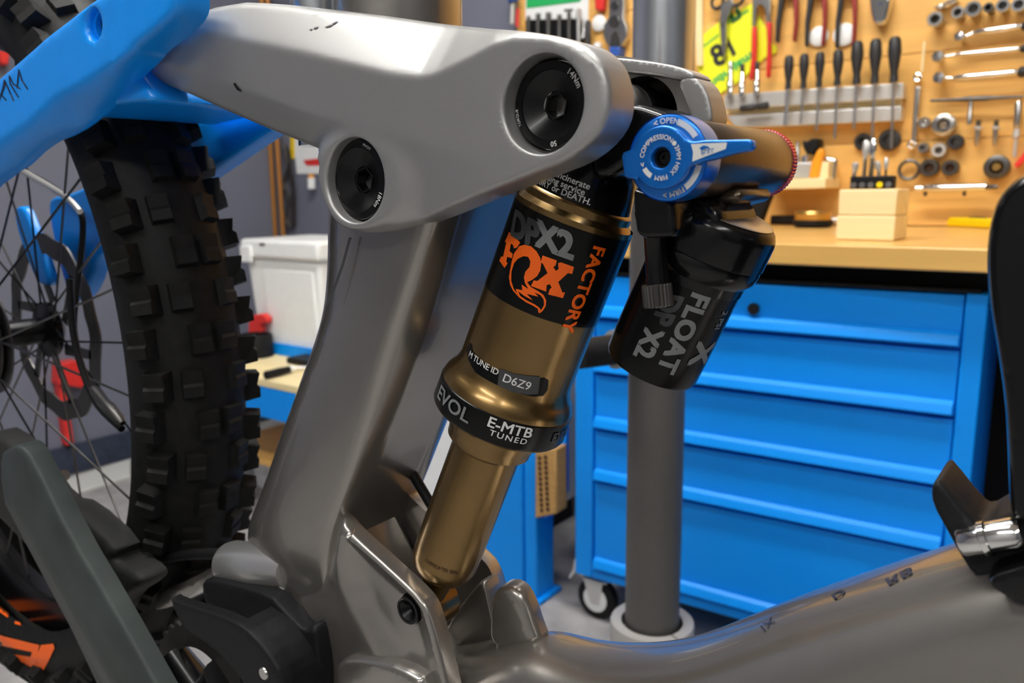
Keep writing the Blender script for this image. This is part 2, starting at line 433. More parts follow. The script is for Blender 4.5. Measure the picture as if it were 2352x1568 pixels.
def caster(cx_, cyy):
    z = .043
    w_ = MB().lathe((cx_-.012, cyy, z), (1, 0, 0), [(0, .018), (0, .036), (.004, .043), (.020, .043), (.024, .036), (.024, .018)], 32).build('caster_wheel', m_matt, cab)
    MB().lathe((cx_-.014, cyy, z), (1, 0, 0), [(0, .0), (0, .026), (.028, .026), (.028, 0)], 24).build('hub', m_white, w_)
    mb = MB()
    for s in (-1, 1): mb.box((cx_+s*.019-.002, cyy-.016, z-.012), (cx_+s*.019+.002, cyy+.016, .094))
    mb.box((cx_-.021, cyy-.03, .088), (cx_+.021, cyy+.03, .0945)); mb.build('caster_bracket', m_alu, cab, bevel=.001)
# the near caster swivelled so that its side faces the room
cc = PZ(1340, 1412, 0)
def caster2(cx_, cyy):
    z = .046; t0 = V([cx_, cyy, z])
    w_ = MB().lathe((cx_, cyy-.013, z), (0, 1, 0), [(0, .02), (0, .038), (.004, .046), (.022, .046), (.026, .038), (.026, .02)], 32).build('caster_wheel', m_matt, cab)
    MB().lathe((cx_, cyy-.016, z), (0, 1, 0), [(0, .0), (0, .024), (.002, .029), (.030, .029), (.032, .024), (.032, 0)], 28).build('hub', m_white, w_)
    mb = MB()
    for s in (-.018, .0165): mb.prism([(cx_-.030, cyy+s, .0945), (cx_+.022, cyy+s, .0945), (cx_+.012, cyy+s, z-.01), (cx_-.008, cyy+s, z-.01)], (0, .0025, 0))
    mb.box((cx_-.03, cyy-.018, .09), (cx_+.03, cyy+.019, .0945))
    mb.prism([(cx_-.055, cyy-.012, .125), (cx_-.050, cyy-.012, .128), (cx_-.046, cyy-.012, .108), (cx_-.030, cyy-.012, .096), (cx_-.03, cyy-.012, .088), (cx_-.052, cyy-.012, .094), (cx_-.066, cyy-.012, .074), (cx_-.070, cyy-.012, .078), (cx_-.058, cyy-.012, .100)], (0, .024, 0))
    mb.build('caster_bracket', m_alu, cab, bevel=.001)
caster2(cabL+.035, 1.40); caster2(cabR-.05, 1.46); caster(cabL+.06, 1.85); caster(cabR-.06, 1.85)

copy_tree(cab, V(WL[cab]) + V([1.12, 0, 0]), 'second blue tool cabinet under the right end of the workbench')

# ------------------------------------------------------------------ workstand pole
pc = PD(1508, 900, 1.15); PXc, PYc = pc[0], pc[1]
st = thing('repair_stand', 'grey repair stand pole standing in a split collar behind the shock', 'stand', (PXc, PYc, 0))
rp = 130/2/F*1.15
def zat(px, py):   # height on the vertical pole seen at this pixel
    best = min(np.linspace(-.3, 2.6, 1500), key=lambda z: abs(proj((PXc, PYc, z))[1] - py)); return best
zs0 = zat(1500, 1425); zj = zat(1509, 430)
MB().cyl((PXc, PYc, .02), (PXc, PYc, zj), rp, n=48).build('pole', m_pole, st)
MB().cyl((PXc, PYc, zj+.0005), (PXc, PYc, 1.9), rp*1.01, n=48).build('upper_tube', m_galv, st)
ro = 95/F*1.22
mb = MB(); n = 60; gap = math.radians(3.0); a0 = math.atan2(PYc, PXc) + math.pi - math.radians(-38)
prof = [(rp*1.14, .0), (rp*1.14, zs0), (ro*.98, zs0), (ro, zs0-.004), (ro, .0)]
vs = []; fs = []
for i in range(n+1):
    a = a0 + gap/2 + (2*math.pi - gap)*i/n
    for r, z in prof: vs.append((PXc + r*math.cos(a), PYc + r*math.sin(a), z))
k = len(prof)
for i in range(n):
    for j in range(k): fs.append((i*k+j, (i+1)*k+j, (i+1)*k+(j+1) % k, i*k+(j+1) % k))
fs += [tuple(range(k)), tuple(range(n*k, n*k+k))[::-1]]
mb.add(vs, fs).build('collar', m_collar, st)
MB().box((PXc-.25, PYc-.2, .001), (PXc+.25, PYc+.2, .018)).build('base_plate', m_pole, st, bevel=.004)
a = PD(1330, 812, 1.08); zc_ = a[2]; bpt = V([PXc, PYc, zc_])
MB().cyl(a, a + (bpt - a)*.55, .021, n=24).build('clamp_knob', m_matt, st)
MB().cyl(a + (bpt - a)*.42, a + (bpt - a)*.60, .027, n=24).build('knob_collar', m_collar, st)
MB().cyl(a + (bpt - a)*.58, bpt, .016, n=16).build('clamp_screw', m_steel, st)

# ------------------------------------------------------------------ left low bench with its things
ZL = .45
lb = thing('low_bench', 'low bench with wooden top and blue front panel by the grey wall', 'bench', (-1.7, 1.6, 0))
yl = PZ(600, 870, ZL)[1]
xl = PZ(335, 850, ZL)[0]; xr = min(PZ(790, 905, ZL)[0], PY(880, 1000, 1.42)[0] - .03)
MB().box((xl, yl, ZL-.02), (xr, YW-.02, ZL)).build('bench_top', m_block, lb, bevel=.002)
MB().box((xl, yl+.001, ZL-.105), (xr, yl+.02, ZL-.021)).build('front_panel', m_cab, lb, bevel=.002)
MB().box((xl+.03, yl+.05, .18), (xr-.03, YW-.05, .20)).build('lower_shelf', m_pine, lb, bevel=.002)
for x in (xl+.03, xr-.03):
    for y in (yl+.05, YW-.08): MB().box((x-.02, y-.02, 0), (x+.02, y+.02, ZL-.021)).build('leg', m_cab, lb)
yq_ = 1.42; xa_ = PY(880, 1000, yq_)[0]; xb_ = PY(1108, 1100, yq_)[0]
t = thing('white_cupboard', 'white cupboard standing between the low bench and the blue bench leg', 'cupboard', ((xa_+xb_)/2, yq_+.2, 0))
MB().box((xa_, yq_+.02, .06), (xb_, yq_+.45, .70)).build('carcass', m_white, t, bevel=.004)
MB().box((xa_+.01, yq_+.05, .0), (xb_-.01, yq_+.42, .059)).build('plinth', m_matt, t)
MB().box((xa_+.003, yq_, .065), (xb_-.003, yq_+.019, .695)).build('door', m_white, t, bevel=.003)
# tray rail
q = PZ(640, 800, ZL)
t = thing('blue_tray', 'flat blue tray with upright rim under white container on low bench', 'tray', (q[0], q[1]+.2, ZL))
qa = PZ(545, 812, ZL); qb = PZ(760, 815, ZL); yt = PZ(640, 815, ZL)[1]
mb = MB().box((qa[0]-.1, yt, ZL+.001), (qb[0]+.2, yt+.30, ZL+.006)); mb.box((qa[0]-.1, yt, ZL+.006), (qb[0]+.2, yt+.008, ZL+.035)); mb.box((qa[0]-.1, yt+.292, ZL+.006), (qb[0]+.2, yt+.30, ZL+.035)); mb.build('tray', m_cab, t, bevel=.001)
# white container
yb_ = yt + .03; f0 = PY(590, 785, yb_); f1 = PY(765, 785, yb_)
zt_ = PY(600, 548, yb_)[2]; zl_ = PY(600, 592, yb_)[2]
t = thing('white_container', 'white plastic lidded container on the low bench by grey wall', 'container', (f0[0]+.15, yb_+.1, ZL+.006))
x0 = f0[0]; x1 = x0 + .34; z0 = ZL+.007
mb = MB(); fl = .016
mb.add([(x0+fl, yb_, z0), (x1-fl, yb_, z0), (x1-fl, yb_+.22, z0), (x0+fl, yb_+.22, z0), (x0, yb_-fl, zl_), (x1, yb_-fl, zl_), (x1, yb_+.22+fl, zl_), (x0, yb_+.22+fl, zl_)],
       [(0,3,2,1),(4,5,6,7),(0,1,5,4),(1,2,6,5),(2,3,7,6),(3,0,4,7)]); mb.build('tub', m_white, t, bevel=.012, seg=3)
MB().box((x0-.012, yb_-fl-.012, zl_), (x1+.012, yb_+.22+fl+.012, zt_)).build('lid', m_white, t, bevel=.012, seg=3)
MB().box((x0+.08, yb_-fl*.6-.006, z0+.02), (x1-.03, yb_-.0, zl_-.03)).build('front_label_panel', m_white, t, bevel=.004)
c = PY(602, 561, yb_-fl-.013); MB().box((c[0]-.012, c[1]-.001, c[2]-.003), (c[0]+.012, c[1]+.004, c[2]+.003)).build('vent_slot', m_matt, t)
MB().box((x0-.002, yb_-fl-.020, zl_-.012), (x0+.05, yb_-fl-.010, zt_-.02)).build('latch', m_white, t, bevel=.003)
# red clamp
qc = PZ(572, 795, ZL); yr = qc[1] - .05
t = thing('red_clamp', 'small red plastic hook clamp on low bench beside white container', 'clamp', PY(575, 805, yr))
def pyp(pts, y, dy): return MB().prism([PY(*p, y) for p in pts], (0, dy, 0))
pyp([(540,792),(570,776),(571,742),(578,724),(600,720),(612,730),(611,742),(598,746),(597,776),(606,806),(540,808)], yr, .022).build('body', m_red, t, bevel=.003)
q = PZ(603, 815, ZL)
t = tag(MB().lathe((q[0], q[1]-.02, ZL+.001), (0, 0, 1), [(0, .044), (0, .05), (.008, .05), (.062, .05), (.066, .047), (.066, .042), (.03, .042)], 28).build('black_pot', m_matt), 'round black pot standing on low bench under the red clamp', 'pot')
qa = PZ(608, 862, ZL+.012); qb = PZ(672, 846, ZL+.012); qc = PZ(760, 838, ZL+.012)
t = thing('black_screwdriver', 'black handled screwdriver lying on the wooden top of low bench', 'screwdriver', (qa[0], qa[1], ZL))
MB().lathe(qa, qb - qa, [(0, .006), (.004, .011), (.05, .011), (np.linalg.norm(qb-qa), .008)], 16).build('handle', m_matt, t)
MB().cyl(qb, qc, .004, n=10).build('shaft', m_steel, t)
MB().lathe(qb - nrm(qb-qa)*.012, qb-qa, [(0, .0095), (.012, .0095)], 14).build('ferrule', m_white, t)
q = PZ(690, 838, ZL)
t = tag(MB().box((q[0]-.05, q[1]-.01, ZL+.001), (q[0]+.12, q[1]+.07, ZL+.018)).build('black_tool_box', m_matt, bevel=.004), 'flat black tool box lying in front of the blue tray', 'box')
qa = PZ(590, 1110, .0)
t = tag(MB().lathe((qa[0]+.05, qa[1]+.05, .001), (0, 0, 1), [(0, .06), (.0, .07), (.12, .085), (.14, .06), (.15, 0)], 24).build('white_bucket', m_white), 'white plastic bucket on floor under the low bench', 'bucket')

# copper pipes, chains, poster on the wall
for k, (xa, xb) in enumerate(((618, 634), (634, 652))):
    p = W(xa, 290, .04); q = W(xb, 560, .04)
    p2 = p + (p - q)*2.2; q2 = V(q); 
    mb = MB().cyl(p2, q - (p-q)*.55, .0095, n=16)
    tag(mb.build('copper_pipe', m_cop), 'left of two copper pipes running up the grey wall' if k == 0 else 'right of two copper pipes running up the grey wall', 'pipe')
pts = [(652,330),(662,380),(655,420),(664,450),(660,500),(668,520)]
t = thing('chain_whip', 'dull metal chain whip hanging beside the copper pipes', 'tool', W(660, 520, .02))
mb = MB()
P = spline([W(*p, .02) for p in pts], 6)
for i in range(len(P)-1):
    c = (P[i] + P[i+1])/2; d = nrm(P[i+1]-P[i])
    mb2 = MB().cyl(c - d*.006 - V([0, .006*(i % 2), 0]), c + d*.010 - V([0, .006*(i % 2), 0]), .006, n=8)
    mb2.build('chain_link', m_dsteel, t)
MB().prism([W(*p, .02) for p in ((655,335),(664,345),(676,440),(676,520),(668,520),(669,440),(660,380))], (0, .006, 0)).build('bar', m_dsteel, t)
t = thing('wall_poster', 'white and red paper card pinned to grey wall above container', 'poster', W(700, 440, .004))
wpoly([(668,300),(740,300),(748,399),(682,399),(678,362),(668,362)], .001, .004).build('sheet', m_white, t)
wpoly([(667,300),(676,300),(676,364),(667,364)], .0045, .006).build('yellow_edge', m_yellow, t)
wpoly([(696,368),(748,362),(748,380),(704,380)], .0045, .006).build('red_patch', m_red, t)
t = thing('spray_bottle', 'small pale bottle with orange cap hanging below the wall poster', 'bottle', W(716, 435, .03))
p = W(716, 434, .03); q = W(715, 408, .03); MB().lathe(p, q-p, [(0, .012), (.002, .015), (np.linalg.norm(q-p), .015)], 16).build('body', m_white, t)
MB().cyl(q, q+(q-p)*.3, .011, n=12).build('cap', m_oplas, t)
# poster at top
t = tag(wpoly([(672,-70),(731,-70),(731,9),(676,6)], .001, .004).build('wall_sticker', m_tblue), 'blue edged picture sheet on grey wall above the link', 'poster')
# left wall: red bracket, hanging dark tyres
def xpoly(pts, off0, off1): return MB().prism([PX(*p, XW + off1) for p in pts], (off0 - off1, 0, 0))
t = thing('red_bracket', 'red steel support bracket standing against the grey left wall', 'bracket', PX(165, 1022, XW + .04))
xpoly([(134,880),(152,880),(171,1018),(153,1024)], .003, .04).build('upright', m_red, t, bevel=.003)
xpoly([(137,835),(180,828),(196,838),(206,876),(192,892),(150,884),(135,884)], .003, .06).build('head', m_red, t, bevel=.004)
t = tag(xpoly([(-12,50),(10,52),(12,95),(26,110),(20,150),(2,146)], .002, .05).build('red_tool_handle', m_red, bevel=.005), 'red handle hanging on the grey left wall behind the rear tyre', 'tool')

# ------------------------------------------------------------------ tool board
PBL = W(1196, 100)[0]
board = thing('tool_board', 'large pine tool board covering the wall behind the workbench', 'board', ((PBL+1.2)/2, YW-.01, ZT))
nb = 6; zb0 = ZT+.002; hb = (2.0 - zb0)/nb
for i in range(nb):
    MB().box((PBL, YW-.018, zb0 + i*hb), (2.55, YW-.001, zb0 + (i+1)*hb - .0015)).build('plank', m_pine, board, bevel=.0012)
BO = .019       # tools stand this far off the wall
def px2m(px, py, off=.05): return dep(W(px, py, off))/F
def rod(a, b, r, off=.04, mb=None, n=12, r1=None, off2=None):
    mb = mb or MB(); return mb.cyl(W(*a, off), W(*b, off if off2 is None else off2), r*px2m(*a, off), None if r1 is None else r1*px2m(*a, off), n)
def rev(a, b, prof, off=.04, n=16, mb=None):     # revolve about segment a-b, prof = (fraction, pixel radius)
    mb = mb or MB(); A = W(*a, off); Bp = W(*b, off); L = np.linalg.norm(Bp - A); s = px2m(*a, off)
    return mb.lathe(A, Bp - A, [(t*L, max(r*s, 1e-5)) for t, r in prof], n)

# rail with screwdrivers
rail = thing('tool_rail', 'double aluminium rail holding the row of screwdrivers', 'rail', W(1860, 280, .04))
wpoly([(1662,217),(2075,190),(2074,226),(1662,252)], BO, .060).build('upper_rail', m_alu, rail, bevel=.002)
wpoly([(1660,254),(2072,229),(2072,241),(1660,264)], BO, .030).build('wood_strip', m_block, rail)
wpoly([(1668,266),(2070,243),(2069,277),(1690,294)], BO, .055).build('lower_rail', m_alu, rail, bevel=.002)
SD = [(1813,126,205,11,0), (1848,122,203,11,1), (1884,118,200,11,2), (1926,113,196,12,3), (1970,93,193,14,4), (2012,88,191,14,5), (2056,83,188,15,6)]
ordn = ['first', 'second', 'third', 'fourth', 'fifth', 'sixth', 'seventh']
for (x, ya, yb2, r, k) in SD:
    t = thing('screwdriver', 'black handled screwdriver, %s from the left in the aluminium rail' % ordn[k], 'screwdriver', W(x-3, 330, .06), 'screwdrivers in the rail')
    rev((x, ya), (x-3, yb2), [(0, 0), (.02, r*.6), (.10, r*.9), (.35, r), (.6, r*.78), (.78, r*.55), (.9, r*.62), (1, r*.66)], .075).build('handle', m_grip, t)
    ln = [288, 284, 300, 318, 296, 318, 340][k]
    rod((x-3, yb2), (x-9, ln), 3.2 if k not in (0,) else 5, .075, n=8).build('shaft', m_steel if k else m_chrome, t)
for k, (x, ya, yb2, r) in enumerate(((1678, 160, 216, 7), (1705, 165, 214, 7), (1739, 160, 212, 7))):
    t = thing('nut_driver', ['leftmost short chrome nut driver in the rail end', 'middle short chrome nut driver in the rail end', 'rightmost short chrome nut driver in the rail end'][k], 'nut driver', W(x, 216, .06), 'nut drivers in the rail')
    rev((x, ya), (x-1, yb2+10), [(0, r*.5), (.05, r*.8), (.35, r*.8), (.4, r*1.1), (1, r)], .07).build('socket', m_chrome, t)
    rev((x, ya-18), (x, ya), [(0, r*.6), (.1, r*.75), (1, r*.7)], .07).build('grip', m_grip if k else m_chrome, t)
t = thing('small_black_driver', 'stubby black driver lying across the rail strip', 'driver', W(1732, 262, .08))
rev((1700,250), (1765,242), [(0, 5), (.08, 8), (.45, 9), (.55, 6), (.62, 8), (.95, 9), (1, 6)], .085).build('handle', m_grip, t)
# yellow race plate
t = thing('race_plate', 'neon yellow race number plate reading 81 on the tool board', 'sign', W(1650, 230, .03))
wpoly([(1600,92),(1655,48),(1725,8),(1757,60),(1770,98),(1783,105),(1783,120),(1770,128),(1757,132),(1730,158),(1700,185),(1634,228),(1612,190),(1601,150)], BO, .024).build('plate', m_yel, t)
def wtext(txt, c, ux, uy, m, parent, name='lettering', bold=.02, off=.0255, label=None, shear=0, space=1.0):
    v, f = text_mesh(txt, bold, shear, space, 5)
    fn = lambda a, b: W(c[0] + a*ux[0] + b*uy[0], c[1] + a*ux[1] + b*uy[1], off)
    return decal(name, v, f, fn, m, parent, label)
wtext('8', (1651,128), (58,-36), (-28,-58), m_grip, t, 'digit', .03)
wtext('1', (1678,108), (58,-36), (-28,-58), m_grip, t, 'digit', .03)
wtext('n', (1690,38), (52,-34), (20,44), m_dgreen, t, 'lettering', .05)
wtext('ondrejam', (1672,166), (29,-21), (10,22), m_green, t, 'lettering', .04)
wpoly([(1655,60),(1718,22),(1720,25),(1657,63)], .0245, .0255).build('green_line', m_green, t)
wpoly([(1611,108),(1650,78),(1651,81),(1612,111)], .0245, .0255).build('green_line', m_green, t)
# scissors hanging over the plate
t = thing('scissors', 'steel scissors with dark loops hanging over the race plate', 'scissors', W(1660, 140, .045))
wpoly([(1655,12),(1680,-10),(1684,10),(1668,45),(1667,100),(1662,140),(1656,100),(1652,50)], .034, .046).build('blade', m_steel, t, bevel=.002)
for c, r in (((1648, 5), 14), ((1692, -4), 16)):
    MB().torus(W(*c, .042), (0, 1, 0), r*px2m(*c), 4*px2m(*c), 24, 8).build('handle_loop', m_grip, t)
rev((1658,52), (1658,53), [(0, 5), (1, 5)], .05).build('rivet', m_chrome, t)
# red cable cutter
t = thing('cable_cutter', 'cable cutter with two red handles hanging right of the race plate', 'cutter', W(1748, 180, .05))
wpoly([(1728,-12),(1770,-12),(1768,30),(1768,52),(1760,52),(1757,20),(1745,8),(1737,18),(1735,60),(1727,60),(1728,20)], .034, .05).build('jaw', m_steel, t, bevel=.002)
wpoly([(1726,60),(1735,60),(1736,100),(1734,140),(1728,184),(1719,182),(1724,140),(1725,100)], .034, .052).build('handle', m_red, t, bevel=.004)
wpoly([(1759,50),(1770,50),(1768,100),(1769,140),(1766,178),(1758,177),(1760,140),(1761,100)], .034, .052).build('handle', m_red, t, bevel=.004)
# pliers
PL = [(1788, 1827, m_grip, m_dred, 'pliers with one black and one dark red handle, left of the three on the board'),
      (1855, 1893, m_grip, m_dred, 'pliers with dark handles, middle of the three on the tool board'),
      (1925, 1962, m_grip, m_dred, 'pliers with dark handles, right of the three on the tool board')]
for k, (xa, xb, ma, mb_, lab) in enumerate(PL):
    t = thing('pliers', lab, 'pliers', W(xa+20, 100, .045), 'pliers on the tool board')
    e = [98, 108, 112][k]
    wpoly([(xa,-12),(xa+12,-12),(xa+8,20),(xa+2,55),(xa-1,e),(xa-8,e-2),(xa-7,50),(xa-3,20)], .03, .046).build('handle', ma, t, bevel=.003)
    wpoly([(xb-8,-12),(xb+4,-12),(xb+5,20),(xb+4,55),(xb-1,e-2),(xb-8,e-4),(xb-4,50),(xb-5,20)], .03, .046).build('handle', mb_, t, bevel=.003)
    wpoly([(xa+2,-60),(xb-4,-60),(xb+2,-30),(xb+2,-13),(xa+2,-13),(xa,-30)], .03, .046).build('jaw', m_steel, t, bevel=.003)
for k, (c, r) in enumerate((((1882, 84), 22), ((1940, 80), 25))):
    t = thing('white_reflector', ['smaller white round reflector behind the middle pliers', 'larger white round reflector behind the right pliers'][k], 'reflector', W(c[0], c[1]+r, .02))
    s = px2m(*c); MB().lathe(W(*c, BO+.001), (0, -1, 0), [(0, r*s), (.006, r*s), (.009, r*.8*s), (.009, 0)], 32).build('lens', m_white, t)
    MB().torus(W(*c, BO+.008), (0, 1, 0), r*.6*s, .002, 24, 6).build('ring', m_alu, t)
t = thing('adjustable_head', 'pale blue chrome tool head hanging at top of the tool board', 'tool', W(2020, 58, .05))
wpoly([(1994,-20),(2046,-20),(2044,5),(2036,40),(2030,56),(2018,58),(2006,52),(2000,30)], BO, .055).build('head', m_chrome, t, bevel=.006)
rev((2021, 8), (2021, 9), [(0, 4), (1, 4)], .058).build('screw', m_tblue, t)
t = tag(wpoly([(2140,18),(2165,6),(2195,-12),(2200,0),(2180,14),(2158,19)], BO, .05).build('wrench_jaw', m_chrome, bevel=.003), 'curved chrome wrench jaw above the socket row', 'wrench')
# socket row
SK = [(2157, 48, 17, m_steel), (2208, 33, 14, m_steel), (2243, 25, 18, m_chrome), (2277, 22, 11, m_dsteel), (2309, 18, 15, m_chrome), (2345, 16, 16, m_chrome)]
for k, (x, y, r, mm) in enumerate(SK):
    s = px2m(x, y, .07)
    t = thing('socket', 'steel socket, %s from the left in the top row of sockets' % ordn[k], 'socket', W(x, y+r, .04), 'sockets in the top row')
    A = W(x, y+4, BO+.001); MB().lathe(A, (0, -1, 0), [(0, r*.7*s), (.02, r*.8*s), (.05, r*s), (.052, r*.93*s), (.052, r*.6*s), (.03, r*.55*s)], 28, cap=False).build('barrel', mm, t)
    MB().lathe(A, (0, -1, 0), [(.03, r*.56*s), (.031, 0)], 20, cap=False).build('bore', m_dsteel, t)
# ratchets
RA = [((2207, 87), (2233, 76), (2348, 60), 12, 8, 'top chrome ratchet handle below the socket row'),
      ((2158, 132), (2190, 126), (2344, 112), 14, 6, 'middle chrome ratchet with dark grip on the tool board'),
      ((2160, 180), (2184, 180), (2338, 166), 14, 8, 'lowest chrome ratchet with dark grip on the tool board')]
for k, (h, a, b, r1, r2, lab) in enumerate(RA):
    t = thing('ratchet', lab, 'ratchet', W(2250, 190 - 40*(2-k), .05), 'ratchets on the tool board')
    s = px2m(*h, .06); MB().lathe(W(*h, .045), (0, -1, 0), [(0, r1*.9*s), (.004, r1*s), (.02, r1*s), (.025, r1*.8*s), (.026, 0)], 28).build('head', m_chrome, t)
    MB().lathe(W(*h, .045), (0, 1, 0), [(0, r1*.4*s), (.02, r1*.4*s)], 12).build('square_drive', m_dsteel, t)
    rev(a, b, [(0, r2*.5), (.06, r2*.6), (.1, r2), (.95, r2), (1, r2*.7)], .058).build('shaft', m_chrome, t)
    rod((h[0]+4, h[1]-1), (a[0]+4, a[1]), r2*.55, .058).build('neck', m_chrome, t)
    b2 = (b[0]+120, b[1]-12); rev(b, b2, [(0, r2*1.1), (.05, r2*1.5), (.9, r2*1.6), (1, r2)], .058).build('grip', m_grip, t)
# box wrench
t = thing('box_wrench', 'flat grey wrench hanging upright right of the screwdriver rail', 'wrench', W(2094, 338, .04))
wpoly([(2101,200),(2114,198),(2108,260),(2104,325),(2093,325),(2097,260)], .025, .036).build('bar', m_steel, t, bevel=.002)
for c in ((2108, 178), (2094, 333)):
    s = px2m(*c); MB().torus(W(*c, .033), (0, 1, 0), 7*s, 3.5*s, 20, 8).build('ring_end', m_chrome, t)
t = tag(rod((2124, 95), (2117, 165), 3, .04).build('scriber', m_block), 'thin pale wooden stick hanging above the box wrench', 'stick')
# T handle
t = thing('tap_wrench', 'dark T shaped tap wrench hanging below the ratchets', 'wrench', W(2228, 285, .05))
rev((2137,231), (2350,222), [(0, 3), (.3, 4), (.4, 6), (.6, 6), (.7, 4), (1, 3)], .05).build('bar', m_dsteel, t)
rev((2230,232), (2226,285), [(0, 5), (.5, 4.5), (.55, 6), (1, 5)], .05).build('stem', m_steel, t)
# round things
RD = [((2127, 283), 13, m_steel, m_chrome, 'small steel bearing cup left of the large silver disc'),
      ((2171, 288), 25, m_steel, m_chrome, 'large silver disc with chrome hub in the middle of board'),
      ((2198, 327), 17, m_grip, m_dsteel, 'black ring below right of the large silver disc'),
      ((2124, 340), 12, m_steel, m_dsteel, 'small steel ring with brown centre on the board'),
      ((2160, 346), 16, m_alu, m_dsteel, 'pale metal flange below the large silver disc'),
      ((2138, 386), 20, m_dsteel, m_hole, 'dark cup with reddish bore beside the open ring'),
      ((2186, 386), 18, m_dsteel, m_hole, 'dark grey cup right of the reddish cup'),
      ((2292, 384), 27, m_dsteel, m_brass, 'large dark round tool with brass centre near right edge'),
      ((1984, 326), 19, m_grip, m_grip, 'black disc behind the pliers stuck in the wood block'),
      ((2045, 322), 24, m_grip, m_dsteel, 'larger black disc under the end of the screwdriver rail')]
for k, (c, r, ma, mb_, lab) in enumerate(RD):
    s = px2m(*c)
    t = thing('bearing_tool', lab, 'bearing tool', W(c[0], c[1]+r, .04), 'round bearing tools on the board')
    d = .012 if k in (8, 9) else .024
    MB().lathe(W(*c, BO+.001), (0, -1, 0), [(0, r*.8*s), (0, r*.95*s), (.003, r*s), (d, r*s), (d+.002, r*.9*s), (d+.002, r*.55*s), (d-.006, r*.5*s)], 32, cap=False).build('rim', ma, t)
    MB().lathe(W(*c, BO+.001), (0, -1, 0), [(d-.008, r*.55*s), (d-.006, r*.5*s), (d + (.006 if k in (1, 7) else -.005), r*.3*s), (d + (.006 if k in (1, 7) else -.005), 0)], 24).build('centre', mb_, t)
t = tag(MB().torus(W(2088, 390, .035), (0, 1, 0), 21*px2m(2088, 390), 4*px2m(2088, 390), 40, 8).build('open_ring', m_dsteel), 'thin dark open ring hanging right of the wood block', 'ring')
for k, x in enumerate((2246, 2287)):
    t = thing('tap_bit', ['left of two short steel tap bits on the board', 'right of two short steel tap bits on the board'][k], 'bit', W(x, 335, .04), 'tap bits on the board')
    rev((x+2, 276), (x, 293), [(0, 5), (1, 5)], .04).build('square_end', m_dsteel, t)
    rev((x+2, 290), (x, 298), [(0, 7), (.2, 9), (.8, 9), (1, 7)], .04).build('collar', m_alu, t)
    rev((x, 297), (x-2, 335), [(0, 6), (.8, 5.5), (1, 3)], .04).build('shank', m_steel, t)
t = thing('long_driver', 'long steel driver hanging upright at the right edge of the board', 'driver', W(2330, 360, .045))
rev((2340, 232), (2336, 295), [(0, 5), (.1, 8), (.9, 8), (1, 6)], .045).build('sleeve', m_steel, t)
rev((2336, 296), (2330, 360), [(0, 7), (.3, 8), (.35, 4), (1, 4)], .045).build('shank', m_alu, t)
t = tag(wpoly([(2328,380),(2360,340),(2360,362),(2336,384)], BO, .05).build('red_strap', m_red), 'red orange strap end at the right edge of the board', 'strap')
t = thing('torque_wrench', 'bright chrome torque wrench lying level above the bench top', 'wrench', W(2200, 450, .05))
rev((2100,433), (2265,429), [(0, 4), (.02, 7), (.12, 7), (.14, 6), (.18, 8.5), (1, 8.5)], .06).build('shaft', m_chrome, t)
rev((2264,429), (2292,429), [(0, 8), (.1, 6), (1, 5)], .06).build('grip', m_dsteel, t)
for x in (2125, 2215): rod((x, 440), (x, 450), 4, .05).build('hook', m_dsteel, t)
# packaging card with spanners, at the left of the board
t = thing('tool_card', 'green and white packaging card at top left of the tool board', 'card', W(1280, 95, .02))
wpoly([(1207,-40),(1352,-40),(1350,90),(1207,95)], BO, .022).build('sheet', m_white, t)
wpoly([(1209,-40),(1334,-40),(1333,3),(1209,19)], .0225, .024).build('green_band', m_green, t)
t2 = tag(wpoly([(1206,45),(1332,42),(1338,120),(1206,120)], .026, .040).build('key_holder', m_matt, bevel=.003), 'black plastic holder gripping the row of hex keys', 'holder')
KX = [(1214, 38, 5), (1236, 32, 6), (1260, 30, 7), (1285, 35, 6), (1307, 24, 5), (1329, 22, 6)]
for k, (x, y, r) in enumerate(KX):
    t = thing('hex_key', 'grey steel hex key, %s from the left in the black holder' % ordn[k], 'hex key', W(x, 110, .05), 'hex keys in the black holder')
    mb = rod((x, y), (x+1, 130), r, .052, n=8)
    if k == 4: rod((x-10, y), (x+8, y-1), 3, .052, mb)
    mb.build('shaft', m_dsteel if k != 5 else m_steel, t)
    rev((x, y-2), (x, y+4), [(0, r*.5), (1, r*1.05)], .052).build('tip', m_steel, t)
t = tag(rev((1342, 60), (1340, 88), [(0, 3), (.5, 4), (1, 6)], .045).build('small_key', m_chrome), 'short chrome key beside the black hex key holder', 'key')
t = tag(rev((1351, 46), (1350, 120), [(0, 4), (.1, 7), (1, 7)], .05).build('black_rod', m_grip), 'black rod hanging right of the hex keys', 'rod')
t = tag(wpoly([(1364,-20),(1388,-20),(1385,22),(1378,25),(1366,21)], BO, .04).build('red_clip', m_red, bevel=.004), 'orange red clip at top of the board beside the card', 'clip')
t = thing('blue_handle_tool', 'blue handled tool with red strap hanging at the left edge of board', 'tool', W(1183, 62, .04))
rev((1174, -30), (1180, 5), [(0, 12), (.9, 13), (1, 10)], .05).build('handle', m_tblue, t)
rod((1178, 5), (1176, 55), 6, .045).build('shaft', m_alu, t); rod((1190, 20), (1188, 62), 4, .045).build('strap', m_red, t)
t = tag(MB().lathe(W(1378, 54, BO+.001), (0, -1, 0), [(0, .022), (.008, .022), (.012, .016), (.012, 0)], 24).build('white_disc', m_white), 'white disc half behind the grey cassette wrench', 'disc')
t = thing('cassette_wrench', 'grey cassette wrench with blue handle hanging beside silver pole', 'wrench', W(1407, 130, .05))
wpoly([(1396,-30),(1432,-30),(1434,10),(1432,40),(1440,62),(1440,84),(1430,104),(1424,108),(1420,80),(1412,70),(1404,80),(1402,106),(1392,100),(1384,82),(1386,58),(1398,38),(1398,5)], BO, .045).build('body', m_steel, t, bevel=.003)
